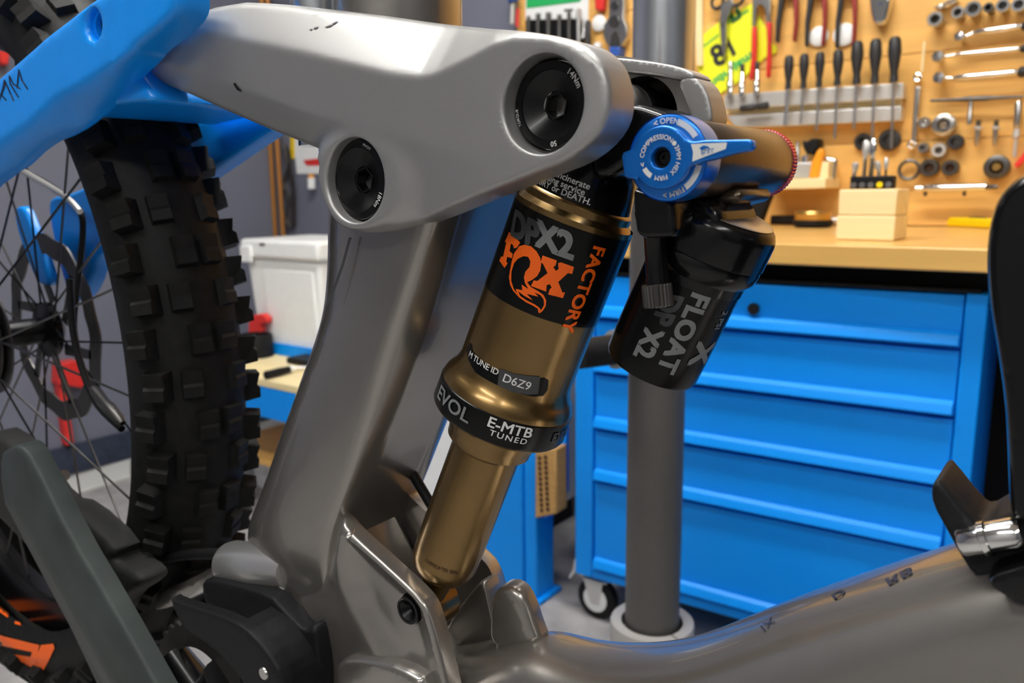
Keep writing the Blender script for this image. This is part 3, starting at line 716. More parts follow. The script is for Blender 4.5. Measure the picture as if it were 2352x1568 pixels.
wpoly([(1412,72),(1422,82),(1424,108),(1400,108),(1403,84)], .03, .05).build('pivot', m_dsteel, t)
wpoly([(1398,107),(1423,107),(1422,128),(1416,134),(1404,132),(1399,124)], BO, .055).build('handle', m_tblue, t, bevel=.004)
MB().lathe(W(1412, 13, .045), (0, -1, 0), [(0, .011), (.004, .011), (.004, 0)], 20).build('eyelet', m_grip, t)
MB().lathe(W(1411, 50, .045), (0, -1, 0), [(0, .016), (.004, .016), (.004, 0)], 20).build('gear', m_dsteel, t)
t = tag(MB().lathe(W(1377, 108, BO+.001), (0, -1, 0), [(0, .010), (.01, .013), (.02, .009), (.022, 0)], 20).build('white_ball', m_white), 'small white ball with green mark below the cassette wrench', 'ball')
t = tag(wpoly([(1594,-30),(1612,-30),(1613,150),(1600,150)], BO, .035).build('wood_batten', m_block), 'pale wooden batten behind the silver pole', 'batten')

# wooden rack with bits, on the board above the bench
rk = thing('wooden_rack', 'pale wooden rack holding bits and an orange knife above bench', 'rack', W(1830, 432, .1))
wpoly([(1752,413),(1896,408),(1896,432),(1752,436)], BO, .14).build('shelf', m_block, rk, bevel=.002)
wpoly([(1880,372),(1904,371),(1900,430),(1882,430)], BO, .10).build('end_post', m_block, rk, bevel=.002)
wpoly([(1755,376),(1880,372),(1880,408),(1755,410)], .03, .075).build('metal_strip', m_alu, rk, bevel=.002)
for k, (x, ya, r, mm, lab) in enumerate(((1781, 335, 5, m_steel, 'dark tipped bit at the left end of the wooden rack'), (1799, 345, 5, m_alu, 'pale bit beside it, second in the wooden rack'), (1832, 325, 5, m_steel, 'tall steel bit in the middle of the wooden rack'), (1852, 355, 7, m_chrome, 'short chrome bit next to the orange knife in the rack'))):
    t = thing('rack_bit', lab, 'bit', W(x, 380, .06), 'bits in the wooden rack')
    rev((x, ya), (x-1, 374), [(0, r*.6), (.3, r*.7), (.35, r), (1, r)], .06).build('shank', mm, t); rev((x-1, 358), (x-1, 373), [(0, r*1.3), (1, r*1.5)], .06).build('collar', m_chrome, t)
t = tag(wpoly([(1842,322),(1852,326),(1862,318),(1877,317),(1879,338),(1868,356),(1852,354),(1844,338)], BO, .07).build('black_hook', m_matt, bevel=.004), 'black plastic hook piece above the wooden rack', 'hook')
t = tag(wpoly([(1856,410),(1862,375),(1876,345),(1887,338),(1891,350),(1886,378),(1880,411)], .08, .105).build('orange_knife', m_oplas, bevel=.005), 'orange plastic knife leaning in the wooden rack', 'knife')
t = thing('l_key', 'silver L shaped key at the right end of the wooden rack', 'key', W(1915, 410, .06))
rod((1895, 366), (1918, 370), 7, .065).build('short_arm', m_chrome, t); rod((1919, 366), (1914, 412), 5.5, .065).build('long_arm', m_chrome, t)

# things standing on the bench
def T(px, py): return PZ(px, py, ZT)
q = T(1995, 553)
t = thing('wood_block', 'pale wooden block on the bench holding a black bit set', 'block', (q[0], q[1], ZT))
yq = q[1]; A = [(1923, 436), (2062, 430), (2055, 555), (1918, 562)]
P = [PY(*p, yq) for p in A]; P[2][2] = P[3][2] = ZT+.001
zmid = (P[0][2] + ZT)/2
MB().box((P[3][0], yq, ZT+.001), (P[1][0], yq+.10, zmid-.0008)).build('lower_slab', m_block, t, bevel=.002)
MB().box((P[3][0]+.002, yq, zmid), (P[1][0], yq+.10, P[0][2])).build('upper_slab', m_block, t, bevel=.002)
ztop = P[0][2]
bsx = [PY(1952, 420, yq+.03)[0], PY(2052, 420, yq+.03)[0]]; zb1 = PY(2000, 404, yq+.03)[2]
bs = thing('bit_set', 'black bit holder strip standing on the pale wooden block', 'bit set', ((bsx[0]+bsx[1])/2, yq+.05, ztop))
MB().box((bsx[0], yq+.03, ztop+.001), (bsx[1], yq+.055, zb1)).build('holder', m_matt, bs, bevel=.002)
for i in range(5):
    x = bsx[0] + (i+.5)*(bsx[1]-bsx[0])/5
    MB().cyl((x, yq+.026, ztop+.008), (x, yq+.031, ztop+.008), .005, n=10).build('bit', m_yellow if i == 3 else m_steel, bs)
for k, (xa, ya, xb, yb2, r, lab) in enumerate(((1990, 322, 1985, 400, 7, 'left steel punch standing behind the bit holder'), (2008, 318, 2000, 400, 9, 'bright ball headed chrome punch behind the bit holder'), (2016, 370, 2024, 402, 6, 'short right steel punch behind the bit holder'), (1966, 372, 1960, 402, 7, 'short left steel punch behind the bit holder'), (2036, 362, 2036, 402, 5, 'thin right steel punch behind the bit holder'))):
    y = yq + .075; a = PY(xa, ya, y); b = PY(xb, yb2, y); b[2] = ztop + .001
    s = dep(a)/F; L = np.linalg.norm(a-b)
    t = thing('steel_punch', lab, 'punch', b, 'steel punches on the wood block')
    MB().lathe(b, a-b, [(0, r*.7*s), (L*.6, r*.7*s), (L*.62, r*.9*s)], 14).build('shank', m_steel, t)
    MB().lathe(b, a-b, [(L*.62, r*.6*s), (L*.75, r*1.1*s), (L*.95, r*1.0*s), (L, r*.5*s)], 16).build('head', m_chrome if k in (1,) else m_alu, t)
# brass tape disc with dark rim
q = PY(1868, 492, 1.95); q[2] = ZT
t = thing('tape_measure', 'round brass coloured tape case lying on the bench', 'tape', (q[0], q[1], ZT))
s = dep(q)/F; MB().lathe((q[0], q[1], ZT+.001), (0, 0, 1), [(0, 36*s), (.005, 44*s), (.016, 44*s)], 36).build('base', m_matt, t)
MB().lathe((q[0], q[1], ZT+.0165), (0, 0, 1), [(0, 40*s), (.016, 42*s), (.022, 38*s), (.024, 0)], 36).build('case', m_brass, t)
q = PY(1785, 490, 2.0); q[2] = ZT
t = thing('grey_wrench_bar', 'grey metal bar with black grip lying on bench behind the tape', 'bar', (q[0], q[1], ZT))
a = V([q[0]-.02, q[1]+.02, ZT+.014]); b = a + V([.25, .03, 0]); MB().cyl(a, a+(b-a)*.4, .012, n=14).build('grip', m_matt, t); MB().cyl(a+(b-a)*.4, b, .008, n=12).build('bar', m_alu, t)
q = T(1738, 520)
t = thing('black_handle_tool', 'black rounded handle standing on the bench behind shock reservoir', 'tool', (q[0], q[1], ZT))
yq2 = q[1]; MB().prism([PY(*p, yq2) for p in ((1712,512),(1718,470),(1722,438),(1735,417),(1756,416),(1768,428),(1768,452),(1755,486),(1744,515))], (0, .035, 0)).build('handle', m_matt, t, bevel=.008, seg=3)
q = T(2200, 524)
t = thing('yellow_knife', 'yellow plastic cutter knife lying on the bench edge', 'knife', (q[0], q[1], ZT))
a = T(2134, 517) + V([0, 0, .001]); b = T(2300, 526) + V([0, 0, .001]); d = b - a; nn = V([-d[1], d[0], 0]) / np.linalg.norm(d)
MB().prism([a - nn*.006, a+d*.05 - nn*.016, b - nn*.016, b + nn*.016, a+d*.05 + nn*.016], (0, 0, .020)).build('body', m_yellow, t, bevel=.004)
m_ = a + d*.55; MB().prism([m_ + nn*.002, m_ + d*.2 + nn*.002, m_ + d*.2 + nn*.010, m_ + nn*.010], (0, 0, .0225)).build('slider', m_dsteel, t, bevel=.001)

# ================================================================== the bicycle
bike = thing('mountain_bike', 'silver and blue full suspension mountain bike filling the foreground', 'bicycle', (-.35, YB, .45))
def interp(pl): 
    P = V(pl, float); return lambda x: np.interp(x, P[:, 0], P[:, 1])
# ---- rocker link -------------------------------------------------------------
LK = -.055
uc = interp([(300,30),(387,57),(555,97),(708,130),(900,175),(964,182),(1002,173),(1079,135),(1130,107),(1181,93),(1257,94),(1308,110),(1354,138),(1420,190)])
lc = interp([(290,118),(308,122),(402,148),(504,184),(606,222),(734,268),(900,306),(1028,344),(1104,367),(1181,393),(1420,480)])
mpx = .39/F
BH1 = B(1243, 239, LK); BH2 = B(812, 414, LK)
r1 = 111*dep(BH1)/F; r2 = 96*dep(BH2)/F
def link_relief(x, y):
    up = np.clip(uc(x) - y, 0, None); lo = np.clip(y - lc(x), 0, None)
    fade = np.interp(x, [620, 760, 900, 1150], [1, .8, .25, .0])
    dl = np.hypot(x - 815, y - 420); lug = np.clip((150 - dl)/45, 0, 1)
    o = .62*mpx*np.sqrt(up*up + 36) - .62*mpx*6
    o2 = .75*mpx*(np.sqrt(lo*lo + 36) - 6)*fade*(1 - lug)
    end = np.clip(x - 1330, 0, None)*0.10*mpx
    return np.clip(o + o2 + end, 0, .020)
link_out = [(489,-6),(379,55),(338,89),(310,110),(304,124),(302,158),(331,184),(428,227),(463,245),(568,293),(606,309),(644,324),(683,339),(712,352),(727,372),
            (724,405),(730,444),(747,487),(770,515),(793,530),(826,537),(857,534),(908,523),(959,507),(1100,449),(1221,401),(1298,371),(1346,336),(1378,298),(1395,255),(1395,205),(1384,160),(1367,128),(1334,99),(1283,82),(1206,69),(1109,59),(1002,45),(900,32),(800,18),(683,6),(600,-3)]
h1 = [proj(p) for p in circ3(BH1, r1, 56)]; h2 = [proj(p) for p in circ3(BH2, r2, 56)]
kw = dict(relief=link_relief, holes=[h1, h2], step=11, rpx=13, rm=.0035, smooth_it=1, hole_r=[(7, .002), (7, .002)])
lk = plate('rocker_link', link_out, LK, LK + .022, m_silver, bike, label='silver rocker link arm nearer the camera', **kw)
lk2 = plate('rocker_link', link_out, LK, LK + .022, m_silver, bike, mirror=True, label='far silver rocker link arm behind the shock', **kw)
plate('inner_lip', [(1372,128),(1480,138),(1560,152),(1600,172),(1588,186),(1560,186),(1500,172),(1385,160)], .018, .036, m_silver, lk2, step=8, rpx=5, rm=.002, smooth_it=1)
plate('inner_lip', [(1552,182),(1592,172),(1622,205),(1636,262),(1632,290),(1592,290),(1572,230)], .018, .036, m_silver, lk2, step=8, rpx=6, rm=.002, smooth_it=1)
# cross bridge of the link between the arms (behind the seat tube)
P = [B(*p, -.036) for p in ((470,60),(640,110),(640,170),(470,170))]
MB().prism(P, (0, .072, 0)).build('link_bridge', m_silver, bike, bevel=.006, seg=3)
# scuffs on the near arm
def lface(x, y, dz=.0004): 
    o = link_relief(V([x]), V([y]))[0]; return B(x, y, LK) + V([0, o - dz, 0])
v, f = poly_mesh([(537,192),(541,190),(546,198),(554,208),(552,211),(544,207)], step=3); decal('scuff_mark', v, f, lface, m_matt, lk)
for q in ([(684,63),(692,60),(690,65)],[(693,58),(702,54),(700,60),(694,62)],[(714,56),(722,51),(729,48),(727,54),(718,57)],[(726,47),(732,41),(736,38),(734,44),(729,50)]):
    v, f = poly_mesh(q, step=3); decal('scratch', v, f, lface, m_dgrey, lk)

def bolt(c, r, m, parent, name='pivot_bolt', hexr=.30, n=64):
    """large flat pivot bolt facing the drive side, with a hollow cone and hex socket"""
    ax = (0, 1, 0)
    o = MB().lathe(c, ax, [(.006, r*1.0), (.0006, r*1.0), (0, r*.975), (0, r*.80), (.0006, r*.785), (.0046, r*.38), (.0050, r*.34)], n, e1=(1, 0, 0), cap=False).build(name, m, parent, ang=25)
    MB().lathe(c, ax, [(.0049, r*.345), (.0050, r*.29), (.014, r*.27), (.0141, 0)], 6, e1=(1, 0, .3), cap=False).build('hex_socket', m_anod, o, smooth=False)
    return o
c1 = B(1262, 241, LK + .0085); rb1 = 99*dep(c1)/F
c2 = B(820, 413, LK + .0065); rb2 = 92*dep(c2)/F
def ringdec(txt, c, r, ang, size, m, parent, dy=.0003, flip=False, bold=.0, name='lettering', space=1.05):
    """text around a dial: r radius, ang clockwise degrees from the top"""
    v, f = text_mesh(txt, bold, 0, space, .4)
    def fn(a, b):
        rr = r + b*size*(-1 if flip else 1); th = math.radians(ang) + a*size/r*(-1 if flip else 1)
        return V(c) + V([rr*math.sin(th), -dy, rr*math.cos(th)])
    return decal(name, v, f, fn, m, parent)
def arcdec(c, ra, rb, a0, a1, m, parent, dy=.0003, name='white_mark'):
    n = 24; mb = MB(); vs = []; fs = []
    for i in range(n+1):
        t = math.radians(a0 + (a1-a0)*i/n)
        for r in (ra, rb): vs.append(V(c) + V([r*math.sin(t), -dy, r*math.cos(t)]))
    for i in range(n): fs.append((2*i, 2*i+1, 2*i+3, 2*i+2))
    return mb.add(vs, fs).build(name, m, parent)
b1 = bolt(c1, rb1, m_anod, lk); b2 = bolt(c2, rb2, m_anod, lk)
ringdec('14Nm', c1, rb1*.885, 52, rb1*.20, m_print, b1, bold=.015)
ringdec('50', c1, rb1*.885, 172, rb1*.17, m_print, b1, bold=.015)
ringdec('TORQUE', c1, rb1*.93, 255, rb1*.10, m_print, b1)
ringdec('18Nm', c2, rb2*.89, 124, rb2*.17, m_print, b2, bold=.015)
ringdec('PIVOT', c2, rb2*.89, 28, rb2*.10, m_print, b2)
# bearing race seen in the wide hole
for c, r in ((c1, rb1), (c2, rb2)):
    MB().lathe(V(c), (0, 1, 0), [(.004, r*1.02), (.002, r*1.05), (.002, r*1.28), (.008, r*1.28)], 56, cap=False).build('bearing_seat', m_dsteel, lk)
    MB().lathe((c[0], 2*YB - c[1], c[2]), (0, -1, 0), [(.0, 0), (0, r*1.15), (.004, r*1.2)], 40, cap=False).build('bearing_seat', m_anod, lk2)
    MB().lathe((c[0], YB + .020, c[2]), (0, 1, 0), [(.0, r*.0), (0, r*.82), (.016, r*.85)], 40, cap=False).build('bearing_cap', m_anod, lk2)

# ---- main frame: mast ---------------------------------------------------------
def loft_sym(name, secs, m, parent, sub=2, ang=60, capl=True):
    """secs: list of lists of (px,py,l) describing the near half outline from rear to front; mirrored about the bike plane"""
    loops = []
    for s in secs:
        h = [B(*p) if len(p) == 3 else V([B(*p[:3])[0], YB + p[3], B(*p[:3])[2]]) for p in s]; mir = [V([p[0], 2*YB - p[1], p[2]]) for p in h[::-1]]
        loops.append(h + mir)
    n = len(loops[0]); vs = [p for L in loops for p in L]; fs = []
    for i in range(len(loops)-1):
        for k in range(n): fs.append((i*n+k, i*n+(k+1) % n, (i+1)*n+(k+1) % n, (i+1)*n+k))
    fs += [tuple(range(n))[::-1], tuple(range((len(loops)-1)*n, len(loops)*n))]
    o = MB().add(vs, fs).build(name, m, parent, ang=180)
    if sub:
        md = o.modifiers.new('sub', 'SUBSURF'); md.levels = sub; md.render_levels = sub
    return o
def msec(R, SC, FC, lr=-.022, ls=-.041, lf=-.022):
    R = V(R, float); SC = V(SC, float); FC = V(FC, float)
    a = R + (SC-R)*.06; b = R + (SC-R)*.93; c = SC + (FC-SC)*.08; d = SC + (FC-SC)*.90; 
    return [(*R, lr*.6), (*(R + (SC-R)*.0), lr), (*a, ls*.94), (*b, ls), (*c, ls*.985), (*d, lf*1.12), (*FC, lf*.97), (*FC, lf*.97, lf*.86), (*FC, lf*.97, lf*.4)]
mast = [msec((770,330),(1010,380),(1105,330)), msec((752,470),(985,500),(1075,440)), msec((752,560),(960,580),(1043,540)), msec((750,640),(932,660),(1018,640)), msec((742,730),(903,745),(988,740)),
        msec((706,830),(870,850),(952,850)), msec((662,950),(842,960),(915,960)), msec((620,1070),(800,1090),(868,1080)), msec((590,1160),(770,1185),(818,1190)), msec((556,1228),(742,1255),(806,1245)), msec((594,1325),(735,1335),(800,1335), -.020, -.041), msec((655,1410),(755,1425),(812,1425), -.018, -.038), msec((690,1520),(780,1530),(830,1530), -.012, -.028)]
fr = loft_sym('seat_mast', mast, m_frame, bike)
# seam line on the mast
v, f = poly_mesh([(801,545),(808,545),(790,610),(768,670),(750,705),(748,700),(764,664),(785,604)], step=6)
decal('paint_seam', v, f, lambda x, y: B(x, y, -.0415), m_dgrey, fr)
# seat tube above the link
zt0 = B(925, 40, 0)
MB().lathe(B(925, 330, .0), (0.0, 0, 1), [(-.02, .036), (.02, .036), (.30, .036)], 64).build('seat_tube', m_frame, bike)
MB().lathe(B(830, 330, .0) + V([-.03, .0, 0]), (0, 0, 1), [(0, .018), (.3, .018)], 32).build('seat_tube_rear', m_galv, bike)

# ---- shock tunnel cheeks ------------------------------------------------------
LC = -.044
BL = B(934, 1403, LC); rl = 34*dep(BL)/F
hc = [proj(p) for p in circ3(BL, rl, 36)]
cre = interp([(740,1235),(760,1290),(775,1340),(800,1400),(845,1470),(900,1540),(960,1640)])
creY = lambda y: np.interp(y, [1180,1235,1290,1340,1400,1470,1540,1640], [790,772,765,768,790,832,880,950])
rimX = lambda y: np.interp(y, [1231,1298,1369,1400,1468,1568,1640], [799,878,955,978,998,1022,1040])
def cheek_relief(x, y):
    d1 = np.clip(x - creY(y), 0, None); d2 = np.clip(rimX(y) - x, 0, None)
    bowl = np.clip(np.minimum(d1/70, (d2)/45), 0, 1); bowl = bowl*bowl*(3 - 2*bowl)
    back = np.clip(creY(y) - x, 0, None)
    top_ = np.clip((1430 - y)/170, 0, 1)*np.clip((creY(y) - x + 12)/40, 0, 1); top_ = top_*top_*(3 - 2*top_)
    return .008*top_ + .0045*bowl + .10*mpx*back + .0012*back*back*mpx*.6
cheek = [(770,1190),(799,1226),(878,1298),(955,1369),(978,1400),(998,1468),(1022,1568),(1050,1680),(720,1680),(700,1560),(660,1440),(600,1330),(545,1270),(552,1225),(592,1160),(680,1150)]
ck = plate('tunnel_cheek', cheek, LC, LC + .012, m_frame, bike, relief=cheek_relief, holes=[hc], step=8, rpx=10, rm=.003, smooth_it=2, hole_r=[(4, .001)])
ck2 = plate('tunnel_cheek', [(770,1190),(799,1226),(878,1298),(955,1369),(978,1400),(998,1468),(1022,1568),(1050,1680),(720,1680),(700,1400),(700,1250)], LC + .008, LC + .020, m_frame, bike, relief=None, step=14, rpx=10, rm=.003, smooth_it=2, mirror=True)
# tunnel back wall and floor
P = [B(800, 1200, -.02), B(862, 1330, -.02), B(930, 1470, -.02), B(1040, 1600, -.02), B(760, 1640, -.02), B(720, 1330, -.02)]
MB().prism(P, (0, .04, 0)).build('tunnel_floor', m_frame, bike, bevel=.004)
lb_ = bolt(B(935, 1403, LC + .002), rl*.97, m_anod, ck, 'shock_bolt')
arcdec(B(935, 1403, LC + .002), rl*.86, rl*.9, -50, -20, m_grey, lb_)
# upper rib of the cheek on the mast (window edge)
MB().tube([B(812, 1216, -.036), B(806, 1228, -.041), B(800, 1236, -.043)], .003).build('window_corner', m_frame, bike)
# far lug right of the shock
lug = [(1120,1400),(1124,1372),(1140,1350),(1165,1346),(1190,1362),(1208,1400),(1222,1445),(1240,1490),(1120,1500)]
plate('motor_lug', lug, -.004, .008, m_frame, bike, step=10, rpx=14, rm=.006, smooth_it=2)
wedge = [(1098,1335),(1112,1338),(1130,1420),(1140,1480),(1135,1520),(1010,1520),(1020,1440)]
plate('tunnel_wall', wedge, .012, .026, m_frame, bike, step=10, rpx=6, rm=.002, smooth_it=1)

# ---- down tube ---------------------------------------------------------------
top = [(960,1500),(1060,1492),(1150,1478),(1235,1462),(1300,1486),(1365,1499),(1430,1503),(1500,1500),(1570,1487),(1640,1463),(1720,1430),(1820,1391),(1950,1346),(2080,1304),(2200,1265),(2352,1222),(2520,1180)]
wr = interp([(960,.040),(1235,.036),(1365,.040),(1700,.045),(2520,.047)])
hr = interp([(960,.05),(1235,.05),(1500,.048),(2520,.050)])
secs = []; n = 40; vs = []; fs = []
for i, (x, y) in enumerate(top):
    a = top[max(i-1, 0)]; b = top[min(i+1, len(top)-1)]
    A = B(*a, 0); Bq = B(*b, 0); d = nrm(Bq - A); up = nrm(np.cross(d, [0, 1.0, 0])); up = up if up[2] > 0 else -up
    Wd, Hd = wr(x), hr(x); t0 = B(x, y, 0) 
    c = t0 - up*Hd*.985
    for k in range(n):
        t = 2*math.pi*k/n; ct, stt = math.cos(t), math.sin(t)
        ct = math.copysign(abs(ct)**.8, ct); stt = math.copysign(abs(stt)**.8, stt)
        vs.append(c + up*Hd*ct + V([0, 1, 0])*Wd*stt)
lastc = [vs[-n:][k].copy() for k in range(n)]; dlast = nrm(B(*top[-1], 0) - B(*top[-3], 0))
for ext in (.10, .22, .34):
    for p in lastc: vs.append(p + dlast*ext)
for i in range(len(top)+2):
    for k in range(n): fs.append((i*n+k, i*n+(k+1) % n, (i+1)*n+(k+1) % n, (i+1)*n+k))
dt = MB().add(vs, fs).build('down_tube', m_frame, bike, ang=80)
md = dt.modifiers.new('sub', 'SUBSURF'); md.levels = 1; md.render_levels = 2
from mathutils.bvhtree import BVHTree
def bvh_of(o, base=None):
    loc = V(WL[o]); me = o.data
    return BVHTree.FromPolygons([tuple(V(v.co) + loc) for v in me.vertices], [tuple(p.vertices) for p in me.polygons])
bv = bvh_of(dt)
def on_bvh(bv_, lift=.0008):
    def fn(x, y):
        d = Vector(ray(x, y)).normalized(); h = bv_.ray_cast(Vector(EYE), d)
        if h[0] is None: return None
        return V(h[0] - d*lift)
    return fn
def pxtext(txt, c, ux, uy, fnp, m, parent, bold=.03, thresh=.3, name='lettering', shear=0, space=1.0):
    v, f = text_mesh(txt, bold, shear, space, thresh)
    pts = [fnp(c[0] + a*ux[0] + b*uy[0], c[1] + a*ux[1] + b*uy[1]) for a, b in v]
    f = [q for q in f if all(pts[i] is not None for i in q)]
    pts = [p if p is not None else V([0, 0, 0]) for p in pts]
    used = sorted({i for q in f for i in q})
    if not used: return None
    ix = {i: k for k, i in enumerate(used)}
    return decal(name, [pts[i] for i in used], [tuple(ix[i] for i in q) for q in f], lambda a, b, c_: V([a, b, c_]), m, parent)
fd = on_bvh(bv)
pxtext('RB', (2064,1322), (52,-26), (14,20), fd, m_dink, dt, .03)
pxtext('D', (1925,1363), (40,-22), (12,14), fd, m_dink, dt, .03)
pxtext('IX', (1762,1432), (30,-26), (14,16), fd, m_dink, dt, .0)
pxtext('H', (2318,1356), (40,-12), (10,18), fd, m_dink, dt, .03)
# lower ridge under the bottle neck at the bottom of the picture
plate('motor_mount_edge', [(770,1514),(850,1516),(915,1535),(978,1572),(980,1690),(780,1690),(765,1560)], -.050, -.020, m_frame, bike, step=8, rpx=12, rm=.006, smooth_it=1)

# ---- shock ---------------------------------------------------------------------
def axl(name, pa, pb, l, prof, m, parent, n=96, ang=35, cap=True, label=None):
    A = B(*pa, l); Bq = B(*pb, l); d = nrm(Bq - A); L = np.linalg.norm(Bq - A)
    zA, zB = dep(A), dep(Bq); tocam = nrm(EYE - (A+Bq)/2)
    pr = [(t*L, max(r*(zA + (zB-zA)*t)/F, 1e-5)) for t, r in prof]
    return MB().lathe(A, d, pr, n, e1=tocam, cap=cap).build(name, m, parent, ang=ang, label=label)
SA, SB = (1391, 300), (1030, 1264)      # shock axis in the photograph
LA, LBt = .010, -.014
PA, PB = B(*SA, LA), B(*SB, LBt)
A0 = PA; Dx = nrm(PB - PA); LS = np.linalg.norm(PB - PA); E1 = nrm((EYE - A0) - ((EYE - A0) @ Dx)*Dx); E2 = np.cross(Dx, E1)
zS0, zS1 = dep(PA), dep(PB)
def stf(y, rp):
    """fraction along the axis whose ring of pixel radius rp shows its front at picture height y"""
    lo, hi = -.6, 1.6
    for _ in range(40):
        m_ = (lo + hi)/2; c = PA + (PB - PA)*m_; e = nrm((EYE - c) - ((EYE - c) @ Dx)*Dx)
        if proj(c + e*rp*(zS0 + (zS1 - zS0)*m_)/F)[1] < y: lo = m_
        else: hi = m_
    return (lo + hi)/2
ZC_ = zS0 + (zS1 - zS0)*stf(690, 137)
def sh(name, prof, m, parent, cap=True, label=None, n=128, const=False):
    pr = []
    for y, rp in prof:
        t = stf(y, rp if rp > 20 else 60); z_ = zS0 + (zS1 - zS0)*t
        if const and y < 892: z_ = ZC_
        pr.append((t*LS, max(rp*z_/F, 1e-5)))
    return MB().lathe(PA, Dx, pr, n, e1=E1, cap=cap).build(name, m, parent, ang=35, label=label)
shock = sh('rear_shock', [(505, 137), (520, 137.5), (820, 137.5), (890, 137.5), (903, 136), (914, 139), (926, 145.5), (938, 152), (949, 155.5), (957, 156.5)], m_gold, bike, cap=False, const=True, label='bronze air can of the shock')
sh('air_can_collar', [(464, 112), (470, 124), (476, 128), (492, 128), (498, 132), (507, 137)], m_gold, shock, cap=False)
sh('shock_head', [(300, 60), (320, 88), (350, 104), (400, 112), (455, 120), (468, 121), (472, 116)], m_black, shock)
sh('decal_band', [(518, 138.1), (727, 138.1)], m_decal, shock, cap=False, const=True)
sh('volume_band', [(956, 155), (960, 158), (1012, 158), (1016, 155)], m_decal, shock, cap=False)
sh('lower_collar', [(1013, 156), (1019, 150), (1012, 112), (1020, 107), (1034, 106), (1040, 101), (1056, 99), (1060, 86)], m_gold, shock, cap=False)
sh('shaft', [(1048, 81), (1290, 78), (1322, 77), (1338, 72), (1345, 60), (1340, 0)], m_gold, shock)
axl2 = lambda n_, ya, yb_, ra, rb_: MB().lathe(PA + Dx*LS*stf(ya, 60), Dx, [(0, ra*zS1/F), (LS*(stf(yb_, 60)-stf(ya, 60)), rb_*zS1/F)], 40).build(n_, m_gold, shock)
axl2('eyelet_stem', 1330, 1400, 42, 30)
# lower eyelet, bushing
e = B(985, 1388, LBt)
MB().cyl(e - V([0, .012, 0]), e + V([0, .012, 0]), .0145, n=40).build('lower_eyelet', m_gold, shock)
MB().cyl(e - V([0, .016, 0]), e - V([0, .0125, 0]), .0152, n=40).build('cream_bushing', m_cream, shock)
MB().cyl(e - V([0, .022, 0]), e - V([0, .0165, 0]), .0160, n=40).build('black_spacer', m_anod, shock)
# upper eyelet axle between the arms
u = V([c1[0], YB, c1[2]])
MB().lathe(u - V([0, .034, 0]), (0, 1, 0), [(0, .010), (.004, .012), (.030, .0125), (.036, .015), (.056, .015), (.060, .011), (.068, .011)], 40).build('upper_eyelet', m_steel, shock)
hp = [(1400,262),(1425,240),(1450,236),(1475,240),(1560,272),(1600,300),(1560,340),(1470,350),(1420,400),(1360,420),(1345,330),(1380,270)]
plate('head_bridge', hp, -.018, .022, m_black, shock, step=10, rpx=16, rm=.008, smooth_it=2)
# cylinder projector for decals
if E2 @ ray(1400, 700) < E2 @ ray(1200, 700): E2 = -E2
def r_at(y, rp): t = stf(y, rp); return rp*(zS0 + (zS1-zS0)*t)/F
def hit_cyl(px, py, r, A=A0, D=Dx):
    d = ray(px, py); o = EYE - A; dp = d - (d @ D)*D; op = o - (o @ D)*D
    a, b, c = dp @ dp, 2*dp @ op, op @ op - r*r; q = b*b - 4*a*c
    if q < 0: q = 0
    t = (-b - math.sqrt(q))/(2*a); return EYE + d*t
def cyl_sth(p, A=A0, D=Dx, e1=E1, e2=E2):
    o = p - A; return o @ D, math.atan2(o @ e2, o @ e1)
def cyltext(txt, anchor, r, size, m, parent, down=False, bold=.02, shear=0, space=1.0, name='lettering', frame=None, wide=1.0, lift=.0003):
    A, D, e1, e2 = frame or (A0, Dx, E1, E2)
    s0, th0 = cyl_sth(hit_cyl(*anchor, r, A, D), A, D, e1, e2)
    v, f = text_mesh(txt, bold, shear, space, .3)
    def fn(a, b):
        a, b = a*size*wide, b*size
        if down: s, th = s0 + a, th0 + b/r
        else: s, th = s0 - b, th0 + a/r
        return A + D*s + (r + lift)*(math.cos(th)*e1 + math.sin(th)*e2)
    return decal(name, v, f, fn, m, parent)
rc = 138.2*ZC_/F; 
def k5(p, ox=1000, oy=400, sc=4.694): return [(ox + x/sc, oy + y/sc) for x, y in p]
def candecal(pts, m, holes=(), name='fox_tail_logo', r=None, step=6):
    v, f = poly_mesh(pts, holes, step); rr = (r or rc) + .0003
    return decal(name, v, f, lambda x, y: hit_cyl(x, y, rr), m, shock)
Fp = [(795,622),(915,735),(880,790),(850,800),(835,760),(815,748),(800,830),(835,860),(825,905),(775,890),(765,940),(780,960),(745,1010),(690,930),(710,885),(730,890),(765,740),(750,725)]
Op = [(905,775),(960,760),(1030,775),(1090,830),(1130,900),(1140,970),(1130,1040),(1095,1100),(1040,1140),(990,1165),(1030,1215),(1110,1260),(1165,1300),(1195,1360),(1190,1420),(1160,1470),(1125,1498),(1110,1490),(1105,1450),(1060,1420),(980,1380),(900,1325),(840,1260),(805,1190),(793,1110),(808,1020),(825,930),(850,850)]
O1 = [(890,910),(950,883),(1000,890),(1025,940),(1015,1000),(970,1050),(955,1110),(965,1170),(1005,1240),(930,1188),(938,1250),(865,1235),(882,1288),(845,1235),(818,1150),(820,1050),(848,960)]
O2 = [(893,1262),(960,1312),(1052,1360),(985,1290),(1050,1305),(1112,1320),(1068,1275),(1130,1300),(1168,1350),(1172,1410),(1140,1465),(1122,1440),(1070,1402),(985,1360),(915,1312)]
Xp = [(1155,875),(1310,930),(1295,985),(1270,1000),(1300,1042),(1330,1020),(1322,958),(1355,950),(1495,1000),(1475,1075),(1430,1065),(1325,1160),(1370,1275),(1400,1270),(1375,1335),(1215,1295),(1235,1235),(1255,1225),(1235,1185),(1200,1195),(1195,1265),(1030,1205),(1060,1145),(1100,1150),(1210,1065),(1160,965),(1135,950)]
